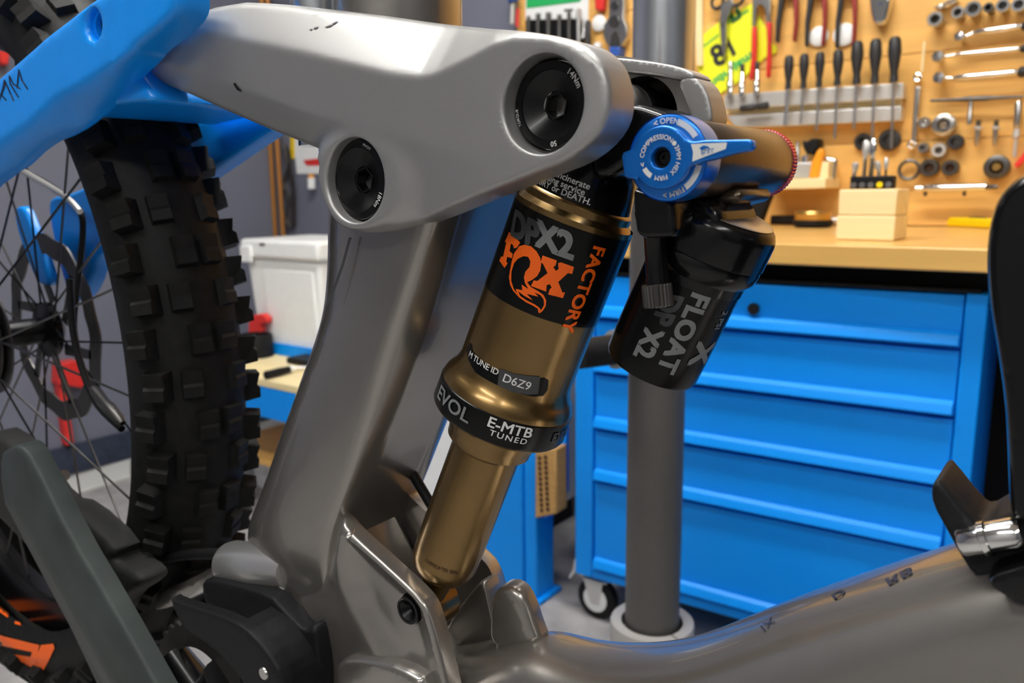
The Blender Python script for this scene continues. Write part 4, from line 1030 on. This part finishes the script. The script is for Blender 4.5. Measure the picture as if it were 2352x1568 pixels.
candecal(k5(Fp), m_orange, name='logo_letter'); candecal(k5(Op), m_orange, [k5(O1), k5(O2)], name='logo_tail', step=5); candecal(k5(Xp), m_orange, name='logo_letter')
cyltext('X2', (1281,558), rc, .0165, m_grey, shock, bold=.05, shear=-.35, space=.95)
cyltext('DP', (1207,531), rc, .0165, m_dgrey, shock, bold=.05, shear=-.35, space=.95)
cyltext('FACTORY', (1338,665), rc, .0098, m_orange, shock, down=True, bold=.035, space=1.0, wide=1.04)
# warning text on the head
rh = r_at(440, 119)
for k, tx in enumerate(('not puncture or incinerate', 'contents during servicing service', 'result in INJURY or DEATH.')):
    tx = ('or incinerate', 'ding service', 'URY or DEATH.')[k]
    cyltext(tx, (1306 - k*4 + (0, -3, -6)[k], 410 + 15*k), rh, .0042, m_print, shock, bold=.02, lift=.0014)
# tune id strip
rt = 137.8*ZC_/F
strip = [(1080,786),(1085,806),(1102,828),(1130,848),(1170,864),(1215,870),(1252,868),(1260,873),(1258,895),(1248,909),(1225,911),(1180,904),(1130,888),(1095,862),(1077,830),(1070,800)]
candecal(strip, m_decal, name='tune_label', r=rt)
candecal([(1147,846),(1180,858),(1215,863),(1241,865),(1236,905),(1210,906),(1175,900),(1143,884)], m_dgrey, name='tune_panel', r=rt + .0001)
cyltext('D6Z9', (1187,878), rt, .0062, m_print, shock, bold=.01, lift=.0006)
cyltext('M TUNE ID', (1107,834), rt, .0046, m_print, shock, bold=.01, lift=.0006, space=.95)
rv = r_at(990, 158.2)
cyltext('E-MTB', (1172, 985), rv, .0078, m_print, shock, bold=.022, wide=1.12, lift=.0004)
cyltext('TUNED', (1168,1006), rv, .0044, m_print, shock, bold=.015, wide=1.2, space=1.25, lift=.0004)
cyltext('EVOL', (1034,928), rv, .0105, m_grey, shock, bold=.02, lift=.0004, wide=1.15)
cyltext('EVOL', (1290,1000), rv, .0080, m_dgrey, shock, bold=.02, lift=.0004)
rs = r_at(1315, 78)
cyltext('LUBRICATED SEAL', (1012,1307), rs, .0026, m_hole, shock, lift=.0003)

# ---- piggyback reservoir ----------------------------------------------------------
def rpx_(s): return (1547.5 - .425*s, 726.7 + .905*s)
RA_, RB_ = rpx_(-240), rpx_(130); LR = .012
def ts(s): return (s + 240)/370.0
res = axl('reservoir', RA_, RB_, LR, [(ts(-170), 116), (ts(-120), 117), (ts(-112), 116), (ts(60), 111), (ts(112), 109), (ts(121), 105), (ts(124), 96), (ts(126), 0)], m_decal, shock, cap=False, label='black canister with grey print')
axl('cap_ring', RA_, RB_, LR, [(ts(-178), 133), (ts(-170), 136), (ts(-150), 134), (ts(-132), 119), (ts(-112), 118.5), (ts(-110), 116)], m_black, shock, cap=False)
axl('reservoir_head', RA_, RB_, LR, [(ts(-268), 110), (ts(-266), 120), (ts(-258), 130), (ts(-246), 137), (ts(-235), 139), (ts(-180), 138), (ts(-178), 136)], m_black, shock)
axl('head_top_sheen', RA_, RB_, LR, [(ts(-269), 0), (ts(-269), 116), (ts(-267), 121)], m_steel, shock)  # steel-coloured disc stands in for the ceiling reflected in the black cap
# neck of the head towards the valve body
plate('head_neck', [(1440,460),(1560,440),(1620,456),(1650,480),(1660,520),(1640,550),(1600,560),(1545,560),(1460,545)], -.012, .030, m_black, shock, step=10, rpx=14, rm=.008, smooth_it=2)
A1 = B(*RA_, LR); D1 = nrm(B(*RB_, LR) - A1); e1 = nrm((EYE - A1) - ((EYE - A1) @ D1)*D1); e2 = np.cross(D1, e1)
if e2 @ ray(1700, 700) < e2 @ ray(1400, 700): e2 = -e2
rr = 114*dep((A1 + B(*RB_, LR))/2)/F; fr1 = (A1, D1, e1, e2)
cyltext('FLOAT', (1567,766), rr, .0118, m_grey, res, down=True, bold=.05, frame=fr1, wide=1.12, space=1.05)
cyltext('X2', (1485,793), rr, .0125, m_grey, res, down=True, bold=.05, frame=fr1, shear=-.3)
cyltext('DP', (1528,715), rr, .0125, m_dgrey, res, down=True, bold=.05, frame=fr1, shear=-.3)
cyltext('X', (1612,812), rr, .018, m_grey, res, down=True, bold=.04, frame=fr1)
cyltext('2 PSI', (1655,735), rr, .005, m_grey, res, down=True, frame=fr1)

# ---- air valve stem and knurled cap
axl('valve_stem', (1500, 490), (1512, 660), -.020, [(0, 26), (.30, 26), (.31, 25), (1, 26)], m_black, shock, 40)
n = 48; A = B(1508, 652, -.020); Bq = B(1513, 704, -.020); d = nrm(Bq - A); s_ = dep(A)/F
ea = nrm(np.cross(d, [0, 1, 0])); eb = np.cross(d, ea); vs = []; fs = []; L = np.linalg.norm(Bq-A)
for t, rad in ((0, 28), (0, 33), (.06, 35), (.94, 35), (1, 33), (1, 25)):
    for k in range(n):
        a = 2*math.pi*k/n; q = rad - (2.6 if (k % 2 and .0 < t < 1) else 0); vs.append(A + d*L*t + q*s_*(math.cos(a)*ea + math.sin(a)*eb))
for i in range(5):
    for k in range(n): fs.append((i*n+k, i*n+(k+1) % n, (i+1)*n+(k+1) % n, (i+1)*n+k))
fs += [tuple(range(n))[::-1], tuple(range(5*n, 6*n))]
MB().add(vs, fs).build('valve_cap', m_dsteel, shock, smooth=False)
plate('valve_block', [(1448,425),(1475,440),(1540,450),(1548,480),(1552,545),(1530,548),(1460,550),(1452,500)], -.032, -.004, m_black, shock, step=8, rpx=10, rm=.006, smooth_it=1)

# ---- compression dial --------------------------------------------------------------
LD = -.044
cd = B(1517, 362, LD); zd = dep(cd); u_ = zd/F
dial = MB().lathe(cd, (0, 1, 0), [(.0075, 97*u_), (.0060, 100*u_), (.0180, 101*u_), (.0200, 99*u_), (.0215, 92*u_)], 80, e1=(1,0,0)).build('compression_dial', m_dial, shock, label='blue anodised compression dial')
rf = 100*u_
MB().lathe(cd, (0, 1, 0), [(.0055, 0), (.0055, 92*u_), (.0062, 98*u_), (.0078, 100*u_)], 80, cap=False).build('dial_flange', m_dial, shock)
def cdp(x, y, dy=0): return PY(x, y, cd[1] + dy)
cdout = [proj(p) for p in circ3(cd, 72*u_, 40)]
body = [(1585,325),(1600,324),(1619,321),(1660,321),(1700,320),(1722,320),(1728,325),(1728,338),(1720,346),(1680,354),(1647,364),(1611,372),(1588,378)]
lowr = [p for p in cdout]
import itertools
ang_of = lambda p: math.atan2(p[1]-362, p[0]-1517)
circ = sorted(lowr, key=ang_of)
seq = [p for p in circ if not (-.55 < ang_of(p) < .24) and not (abs(ang_of(p)) > 2.55)]
up_ = [p for p in seq if ang_of(p) < 0]; dn_ = [p for p in seq if ang_of(p) > 0]
outl = [(1457,340),(1440,346),(1425,352),(1430,385),(1433,410),(1452,411),(1466,413)]
poly = [tuple(p) for p in outl[::-1]] + [tuple(p) for p in up_ if ang_of(p) > -2.6] + body + [tuple(p) for p in dn_]
hole = [proj(p) for p in circ3(cd, 24*u_, 24)]
lev = plate('lever', poly, LD, LD + .0042, m_dial, shock, step=7, rpx=5, rm=.0012, smooth_it=1, holes=[hole], hole_r=[(4, .0008)])
MB().lathe(cd, (0, 1, 0), [(.0030, 24*u_), (.0030, 18*u_), (.0042, 14*u_), (.0042, 8*u_), (.0053, 7*u_), (.0053, 0)], 32, cap=False).build('hex_screw', m_anod, lev)
v, f = poly_mesh([(1587,331),(1620,329),(1670,327),(1667,342),(1634,354),(1590,371),(1592,350)], step=6)
decal('white_patch', v, f, lambda x, y: cdp(x, y, -.0003), m_print, lev)
v, f = poly_mesh([(1606,340),(1615,334),(1626,336),(1631,342),(1622,340),(1612,345)], step=4); decal('blue_mark', v, f, lambda x, y: cdp(x, y, -.0006), m_dial, lev)
pxtext('PULL', (1625,347), (14,-2), (1,15), lambda x, y: cdp(x, y, -.0006), m_dial, lev, .0, name='lettering')
ringdec('COMPRESSION', cd, 46*u_, -24, 15.5*u_, m_print, lev, bold=.02, space=1.0)
ringdec('3MM HEX', cd, 46*u_, 100, 15.5*u_, m_print, lev, bold=.02)
ringdec('FIRM', cd, 46*u_, 176, 15.5*u_, m_print, lev, bold=.02)
th = math.radians(48); p = V(cd) + 46*u_*V([math.sin(th), 0, math.cos(th)]); MB().lathe(p - V([0, .0003, 0]), (0, 1, 0), [(0, 5.5*u_), (.0001, 5.5*u_)], 20).build('white_dot', m_print, lev)
arcdec(cd, 40*u_, 52*u_, 208, 240, m_print, lev)
ringdec('<', cd, 46*u_, 252, 18*u_, m_print, lev, bold=.03)
cf = V(cd) + V([0, .0055, 0])
ringdec('OPEN', cf, 84*u_, 4, 18*u_, m_print, dial, bold=.02)
ringdec('<', cf, 84*u_, -20, 20*u_, m_print, dial, bold=.03)
arcdec(cf, 77*u_, 91*u_, 18, 58, m_print, dial)
arcdec(cf, 77*u_, 91*u_, 103, 144, m_print, dial)
ringdec('FIRM', cf, 84*u_, 160, 18*u_, m_print, dial, bold=.02)
ringdec('>', cf, 84*u_, 181, 20*u_, m_print, dial, bold=.03)
# valve body behind the dial, ends in a pink knurled ring
Lb = .118
MB().lathe(cd, (0, 1, 0), [(.021, 92*u_), (.022, 95*u_), (Lb-.004, 95*u_), (Lb-.002, 92*u_)], 80).build('valve_body', m_bronze2, shock)
mb = MB(); n = 120; vs = []; fs = []
for t, rad in ((Lb-.006, 94), (Lb-.005, 98), (Lb+.000, 98), (Lb+.001, 93), (Lb+.001, 0.01)):
    for k in range(n):
        a = 2*math.pi*k/n; q = rad - (2.5 if (k % 2 and rad == 98) else 0); vs.append(cd + V([q*u_*math.cos(a), t, q*u_*math.sin(a)]))
for i in range(4):
    for k in range(n): fs.append((i*n+k, i*n+(k+1) % n, (i+1)*n+(k+1) % n, (i+1)*n+k))
mb.add(vs, fs).build('end_ring', m_pink, shock, smooth=False)
# bracket under the valve body
P = [PY(*p, cd[1] + .045) for p in ((1600,450),(1700,430),(1704,462),(1612,486))]
MB().prism(P, (0, .04, 0)).build('body_mount', m_bronze2, shock, bevel=.003)

# ---- blue rear stays -----------------------------------------------------------------
hs = B(211, 55, -.078); rhs = 36*dep(hs)/F
hh = [proj(p) for p in circ3(hs, rhs, 36)]
stl = lambda x: np.interp(x, [-60, 0, 64, 133, 200, 300, 420], [372, 329, 285, 222, 185, 118, 40])
stu = lambda x: np.interp(x, [-60, 0, 97, 200, 300, 420], [240, 186, 100, 22, -40, -60])
def stay_relief(x, y):
    lo = np.clip(y - stl(x), 0, None); up = np.clip(stu(x) - y, 0, None)
    return np.clip(.8*mpx*1.6*lo*np.clip((x + 90)/90, 0, 1) + .5*mpx*1.6*up, 0, .014)
stay_out = [(300,-70),(191,-4),(145,38),(97,74),(74,97),(0,161),(-90,236),(-230,420),(-240,760),(-180,800),(-130,760),(-110,560),(-90,450),(0,380),(64,324),(122,296),(165,262),(225,205),(278,149),(303,125),(311,110),(357,74),(388,46),(405,20),(408,-10),(400,-70)]
sty = plate('seat_stay', stay_out, -.078, -.058, m_blue, bike, relief=stay_relief, holes=[hh], step=14, rpx=16, rm=.008, smooth_it=2, hole_r=[(8, .004)], label='blue near rear stay with an open bolt hole')
MB().lathe(V(hs) + V([0, .006, 0]), (0, 1, 0), [(0, rhs*.98), (0, rhs*.78), (.012, rhs*.74), (.0121, 0)], 36, cap=False).build('hole_sleeve', m_blue, sty)
MB().lathe(V(hs) + V([0, .0095, 0]), (0, 1, 0), [(0, rhs*.745), (.0, 0)], 36, cap=False).build('hole_shade_disc', m_anod, sty)  # black disc stands in for the darkness seen through the open hole
fs_ = on_bvh(bvh_of(sty), .0006)
def stroke(pts, r, m, parent, wpx=3.2):
    for a_, b_ in zip(pts[:-1], pts[1:]):
        a_ = V(a_, float) + V([5, 12]); b_ = V(b_, float) + V([5, 12]); n_ = nrm([-(b_-a_)[1], (b_-a_)[0]])*wpx/2; q = nrm(b_-a_)*wpx*.3
        v, f = poly_mesh([a_-n_-q, b_-n_+q, b_+n_+q, a_+n_-q], step=6); P = [fs_(x, y) for x, y in v]
        if all(p is not None for p in P): decal('pen_mark', P, f, lambda x, y, z: V([x, y, z]), m, parent)
stroke([(-8,222),(6,175),(8,178),(-2,206),(9,218)], .0007, m_ink, sty)
stroke([(0,200),(5,172),(26,219)], .0007, m_ink, sty)
stroke([(16,165),(18,180),(37,211)], .0007, m_ink, sty); stroke([(16,162),(25,180),(41,192)], .0007, m_ink, sty)
stroke([(34,190),(38,150)], .0007, m_ink, sty); stroke([(38,148),(45,172),(58,192)], .0007, m_ink, sty)
plate('stay_bridge', [(133,230),(178,200),(236,176),(280,150),(303,150),(325,178),(345,210),(350,236),(300,238),(250,243),(200,255),(160,270)], -.060, .050, m_blue, bike, step=12, rpx=14, rm=.008, smooth_it=2)
far = [(395,262),(430,240),(560,235),(650,285),(605,310),(470,405),(330,500),(215,590),(205,650),(165,705),(140,650),(118,560),(102,470),(115,450),(150,448),(250,400),(340,330)]
plate('seat_stay', far, .058, .075, m_blue, bike, step=16, rpx=16, rm=.006, smooth_it=2, label='far blue rear stay behind the tyre')
plate('caliper_mount', [(28,480),(48,470),(66,510),(92,580),(112,640),(108,660),(80,648),(58,590),(36,530)], .040, .050, m_blue, bike, step=12, rpx=8, rm=.004, smooth_it=2)

# ---- rear wheel ------------------------------------------------------------------------
HX = B(24, 768, 0); hx, hz = HX[0], HX[2]
RT = .374
Cw = V([hx, YB, hz])
prof = []; 
for k in range(15):      # tyre casing section, from bead to bead
    a = math.radians(-128 + 256*k/14); prof.append((RT - .044 + .042*math.cos(a), .044*math.sin(a)))
mb = MB(); n = 96; vs = []; fs = []
for i in range(n):
    t = 2*math.pi*i/n
    for r, y in prof: vs.append(Cw + V([r*math.cos(t), y, r*math.sin(t)]))
k_ = len(prof)
for i in range(n):
    for j in range(k_-1): fs.append((i*k_+j, ((i+1) % n)*k_+j, ((i+1) % n)*k_+j+1, i*k_+j+1))
wheel = mb.add(vs, fs).build('rear_wheel', m_rub, bike, label='black knobbly tyre casing')
def knob(th, ya, w_, ln, hgt, tilt, name='tread_knob', me={}):
    """rubber block: th angle on the wheel, ya = angle round the section"""
    key = (w_, ln, hgt)
    rad = RT - .044 + .0415*math.cos(ya); y = .0435*math.sin(ya)
    er = V([math.cos(th), 0, math.sin(th)]); et = V([-math.sin(th), 0, math.cos(th)]); ey = V([0, 1.0, 0])
    nn = nrm(er*math.cos(ya) + ey*math.sin(ya)); tt = np.cross(et, nn)
    c = Cw + er*rad + ey*y
    R3 = np.stack([tt, et, nn], 1)
    if key not in me:
        a, b, h = w_/2, ln/2, hgt; k2 = .82
        m_ = bpy.data.meshes.new('tread_knob')
        m_.from_pydata([(-a,-b,-.003),(a,-b,-.003),(a,b,-.003),(-a,b,-.003),(-a*k2,-b*k2,h),(a*k2,-b*k2,h),(a*k2,b*.95,h),(-a*k2,b*.95,h),(-a*k2,-b*.1,h),(a*k2,-b*.1,h),(a*k2,b*.1,h*.78),(-a*k2,b*.1,h*.78)],
            [], [(0,3,2,1),(4,5,9,8),(8,9,10,11),(11,10,6,7),(0,1,5,4),(2,3,7,6),(1,2,6,10,9,5),(3,0,4,8,11,7)])
        m_.materials.append(m_rub); m_.update(); me[key] = m_
    o = bpy.data.objects.new(name, me[key])
    loc = c - V(WL[wheel])
    o.matrix_local = Matrix([[*R3[0], loc[0]], [*R3[1], loc[1]], [*R3[2], loc[2]], [0, 0, 0, 1]])
    o.parent = wheel; WL[o] = c; COL.objects.link(o)
NP = 70; pit = 2*math.pi/NP
for i in range(NP):
    th = i*pit
    if not (math.radians(-95) < (th + math.pi) % (2*math.pi) - math.pi < math.radians(100)): continue
    if i % 2: 
        knob(th, math.radians(13), .0170, .024, .0060, 0); knob(th, math.radians(-13), .0170, .024, .0060, 0)
    else:
        knob(th, math.radians(25), .0170, .022, .0060, 0); knob(th, math.radians(-25), .0170, .022, .0060, 0)
    for s in (-1, 1):
        knob(th + pit*.5*(1 if s > 0 else 0), s*math.radians(66 if i % 2 else 56), .0190, .023, .0115, 0)
# rim
RR = .312
prof = [(RR, -.016), (RR+.004, -.018), (RR-.004, -.018), (RR-.026, -.011), (RR-.030, 0), (RR-.026, .011), (RR-.004, .018), (RR+.004, .018), (RR, .016)]
vs = []; fs = []; k_ = len(prof); n = 96
for i in range(n):
    t = 2*math.pi*i/n
    for r, y in prof: vs.append(Cw + V([r*math.cos(t), y, r*math.sin(t)]))
for i in range(n):
    for j in range(k_): fs.append((i*k_+j, ((i+1) % n)*k_+j, ((i+1) % n)*k_+(j+1) % k_, i*k_+(j+1) % k_))
MB().add(vs, fs).build('rim', m_anod, wheel)
bvw = bvh_of(wheel)
def rimdec(pts, m=m_orange, name='tyre_lettering'):
    """lettering on the tyre flank, traced on the photograph"""
    v, f = poly_mesh(pts, step=5); g = on_bvh(bvw, .0035); P = [g(x, y) for x, y in v]
    f = [q for q in f if all(P[i] is not None for i in q)]
    if f: P = [p if p is not None else V([0, 0, 0]) for p in P]; us = sorted({i for q in f for i in q}); ix = {i: k for k, i in enumerate(us)}; decal(name, [P[i] for i in us], [tuple(ix[i] for i in q) for q in f], lambda a, b_, c_: V([a, b_, c_]), m, wheel)
rimdec([(-20,1452),(12,1462),(90,1481),(88,1490),(84,1543),(70,1543),(-20,1512),(-20,1494),(70,1508),(74,1497),(12,1484),(-20,1475)])
rimdec([(94,1481),(122,1478),(125,1488),(110,1520),(97,1544),(82,1542),(84,1505)])
rimdec([(-10,1385),(20,1408),(18,1418),(-10,1398)]); rimdec([(35,1426),(50,1430),(48,1436),(33,1431)])
rimdec([(280,1115),(287,1112),(287,1165),(281,1170)])
# hub, spokes, rotor, cassette
MB().lathe(Cw - V([0, .05, 0]), (0, 1, 0), [(0, .012), (.01, .012), (.012, .028), (.016, .028), (.02, .014), (.08, .014), (.084, .03), (.09, .03), (.1, .012)], 32).build('hub', m_anod, wheel)
for i in range(32):
    t = 2*math.pi*(i+.35)/32; s = -1 if i % 2 else 1; t2 = t + (.42 if (i//2) % 2 else -.42)
    a = Cw + V([.028*math.cos(t2), s*.034, .028*math.sin(t2)]); b = Cw + V([(RR-.027)*math.cos(t), 0, (RR-.027)*math.sin(t)])
    MB().cyl(a, b, .0011, n=6).build('spoke', m_dsteel if i % 3 else m_anod, wheel)
a = PY(140, 1080, YB); b = PY(192, 1072, YB); 
MB().lathe(PY(118,1096,YB), PY(196,1083,YB) - PY(118,1096,YB), [(0, .003), (.002, .0052), (.012, .0045), (.03, .004), (.032, .006)], 16).build('spoke_magnet', m_chrome, wheel)
yr_ = .043; Cr = Cw + V([0, yr_, 0]); mb = MB(); n = 72
ri, ro_ = .080, .1015; vs = []; fs = []
for i in range(n):
    t = 2*math.pi*i/n; wv = .0018*math.cos(t*12)
    for r, y in ((ri+wv, -.001), (ro_+wv, -.001), (ro_+wv, .001), (ri+wv, .001)): vs.append(Cr + V([r*math.cos(t), y, r*math.sin(t)]))
for i in range(n):
    for j in range(4): fs.append((i*4+j, ((i+1) % n)*4+j, ((i+1) % n)*4+(j+1) % 4, i*4+(j+1) % 4))
mb.add(vs, fs)
for i in range(6):
    t = 2*math.pi*i/6 + .3; t2 = t + .5
    a = Cr + V([.03*math.cos(t), 0, .03*math.sin(t)]); b = Cr + V([.083*math.cos(t2), 0, .083*math.sin(t2)])
    d = nrm(b-a); q = np.cross(d, [0, 1, 0])*.006
    mb.prism([a-q-V([0,.001,0]), a+q-V([0,.001,0]), b+q*.8-V([0,.001,0]), b-q*.8-V([0,.001,0])], (0, .002, 0))
mb.build('brake_rotor', m_dsteel, wheel, smooth=False)
for i in range(4):
    r = .058 - .009*i; MB().lathe(Cw + V([0, -.022 - .006*i, 0]), (0, 1, 0), [(0, r), (.002, r)], 36).build('sprocket', m_dsteel, wheel)
# cables, hoses
def btube(name, pts, l, r, m): return MB().tube([B(*p, l) for p in pts], r, 10).build(name, m, bike)
btube('brake_hose', [(15,368),(50,390),(110,422),(160,460),(186,490),(190,540),(180,640),(170,740),(178,800),(195,870)], .020, .0028, m_matt)
btube('grey_hose', [(20,366),(52,392),(108,425),(158,458),(184,486)], .012, .0030, m_alu)
btube('shift_cable', [(160,640),(168,760),(190,850),(225,930),(280,985)], -.02, .0030, m_matt)
axl('cable_barrel', (212, 890), (282, 972), -.03, [(0, 7), (.1, 12), (.5, 11), (.55, 14), (.9, 12), (1, 7)], m_dsteel, bike, 20)
btube('shift_hose', [(235,1299),(300,1297),(370,1283),(450,1272),(545,1272)], -.030, .0042, m_matt)
# ---- pivot cover, chainstays, drive side parts -------------------------------------------
axl('pivot_cover', (526, 1292), (668, 1312), -.030, [(0, 0), (.004, 40), (.03, 48), (.1, 52), (.6, 54), (1, 40)], m_bright, bike, 48)
btube('pivot_spring', [(560,1330),(585,1345),(600,1352),(620,1348),(636,1342)], -.038, .004, m_brass)
plate('chainstay_yoke', [(262,1388),(320,1368),(400,1345),(455,1318),(520,1282),(536,1300),(480,1340),(410,1392),(340,1410),(280,1404)], -.030, .0, m_frame, bike, step=10, rpx=10, rm=.005, smooth_it=2)
plate('chainstay_guard', [(-40,985),(20,1020),(60,1078),(115,1160),(160,1168),(258,1260),(250,1292),(300,1312),(322,1337),(312,1354),(264,1384),(254,1424),(210,1430),(60,1260),(-40,1160)], -.068, -.045, m_guard, bike, step=14, rpx=14, rm=.006, smooth_it=1)
def crank_relief(x, y):
    lx = np.interp(y, [1000,1060,1168,1568,1700], [22,27,33,255,330]); d = np.clip(lx - x, 0, None)
    rx = np.interp(y, [1000,1060,1250,1372,1580,1700], [30,50,140,205,315,380]); d2 = np.clip(x - rx, 0, None)
    return np.clip(.9*mpx*d + .6*mpx*d2, 0, .016)
crk = plate('crank_arm', [(20,1028),(38,1020),(62,1052),(158,1250),(230,1372),(345,1580),(420,1720),(230,1720),(90,1420),(10,1240),(-40,1130),(-40,1050)], -.105, -.088, m_crank, bike, relief=crank_relief, step=14, rpx=6, rm=.003, smooth_it=1)
pxtext('alloy crank 170', (150,1420), (30,58), (34,-14), lambda x, y: B(x, y, -.094), m_grey, crk, .0, name='lettering') if False else None
# chainring
cr = B(475, 1622, -.062); rcr = 205*dep(cr)/F; nt = 34; vs = []; fs = []
outl = []
for i in range(nt*4):
    a = 2*math.pi*i/(nt*4); r = rcr*(1.0 if i % 4 in (0, 1) else .945); outl.append((a, r))
for y in (-.0012, .0012):
    for a, r in outl: vs.append(cr + V([r*math.cos(a), y, r*math.sin(a)]))
    for a, r in outl: vs.append(cr + V([rcr*.70*math.cos(a), y, rcr*.70*math.sin(a)]))
N = nt*4
for i in range(N):
    j = (i+1) % N
    fs += [(i, j, N+j, N+i), (2*N+i, 3*N+i, 3*N+j, 2*N+j), (i, 2*N+i, 2*N+j, j), (N+i, N+j, 3*N+j, 3*N+i)]
chr_ = MB().add(vs, fs).build('chainring', m_dsteel, bike, smooth=False)
for i in range(4):
    a = math.pi*.5*i + .95; MB().cyl(cr + V([rcr*.72*math.cos(a), -.002, rcr*.72*math.sin(a)]), cr, .012, .016, 12).build('spider_arm', m_anod, chr_)
MB().lathe(cr - V([0, .004, 0]), (0, 1, 0), [(0, rcr*.25), (.004, rcr*.3), (.02, rcr*.3)], 32).build('spindle_hub', m_anod, chr_)
# chain guide
plate('chain_guide', [(387,1372),(397,1380),(453,1398),(530,1423),(581,1461),(632,1525),(650,1580),(655,1680),(600,1680),(560,1572),(524,1525),(478,1482),(422,1449),(398,1405)], -.086, -.078, m_matt, bike, step=12, rpx=6, rm=.003, smooth_it=1, label='black plastic chain guide')
plate('guide_bridge', [(528,1424),(581,1461),(632,1525),(650,1580),(655,1680),(610,1680),(590,1575),(560,1500)], -.079, -.050, m_matt, bike, step=12, rpx=4, rm=.002, smooth_it=1)
plate('guide_back_plate', [(466,1329),(530,1341),(619,1367),(644,1398),(698,1452),(706,1438),(722,1444),(727,1487),(733,1568),(733,1680),(620,1680),(600,1500),(540,1440),(470,1392),(460,1350)], -.052, -.040, m_matt, bike, step=12, rpx=6, rm=.003, smooth_it=1)
c = B(603, 1548, -.087); MB().lathe(c, (0, 1, 0), [(0, .0), (0, .0035), (.001, .0042), (.003, .0042)], 16).build('guide_screw', m_steel, bike)
# motor cover under the frame
plate('motor_cover', [(735,1420),(800,1450),(860,1520),(900,1600),(900,1700),(735,1700)], -.034, .03, m_matt, bike, step=14, rpx=8, rm=.004, smooth_it=1)
# cable inside the window
btube('window_cable', [(930,1060),(958,1105),(985,1150),(1010,1190)], .02, .0035, m_matt)

# ---- bottle cage on the down tube ------------------------------------------------------------
cage = plate('bottle_cage', [(2420,380),(2352,392),(2310,420),(2280,460),(2262,520),(2255,590),(2262,700),(2285,830),(2300,940),(2306,1060),(2310,1180),(2322,1215),(2420,1215)], -.030, .030, m_black, bike, step=14, rpx=26, rm=.016, smooth_it=2, label='black bottle cage')
hook = plate('cage_hook', [(2137,1125),(2142,1112),(2152,1106),(2160,1108),(2232,1200),(2258,1215),(2300,1190),(2352,1165),(2430,1140),(2430,1330),(2352,1345),(2290,1340),(2235,1325),(2205,1280),(2175,1225),(2139,1160)], -.024, .006, m_matt, bike, step=10, rpx=9, rm=.004, smooth_it=1, label='pointed black hook at the foot of the bottle cage')
MB().lathe(B(2205, 1245, -.030), B(2312, 1228, -.030) - B(2205, 1245, -.030), [(0, .0045), (.001, .0052), (.007, .0052), (.0075, .0062), (.0095, .0062), (.010, .0055), (.018, .0056), (.020, .004)], 24).build('cage_bolt', m_chrome, hook)
plate('cage_base', [(2262,1330),(2352,1300),(2430,1280),(2430,1400),(2352,1390),(2285,1362)], -.040, .02, m_black, bike, step=12, rpx=10, rm=.004, smooth_it=1)
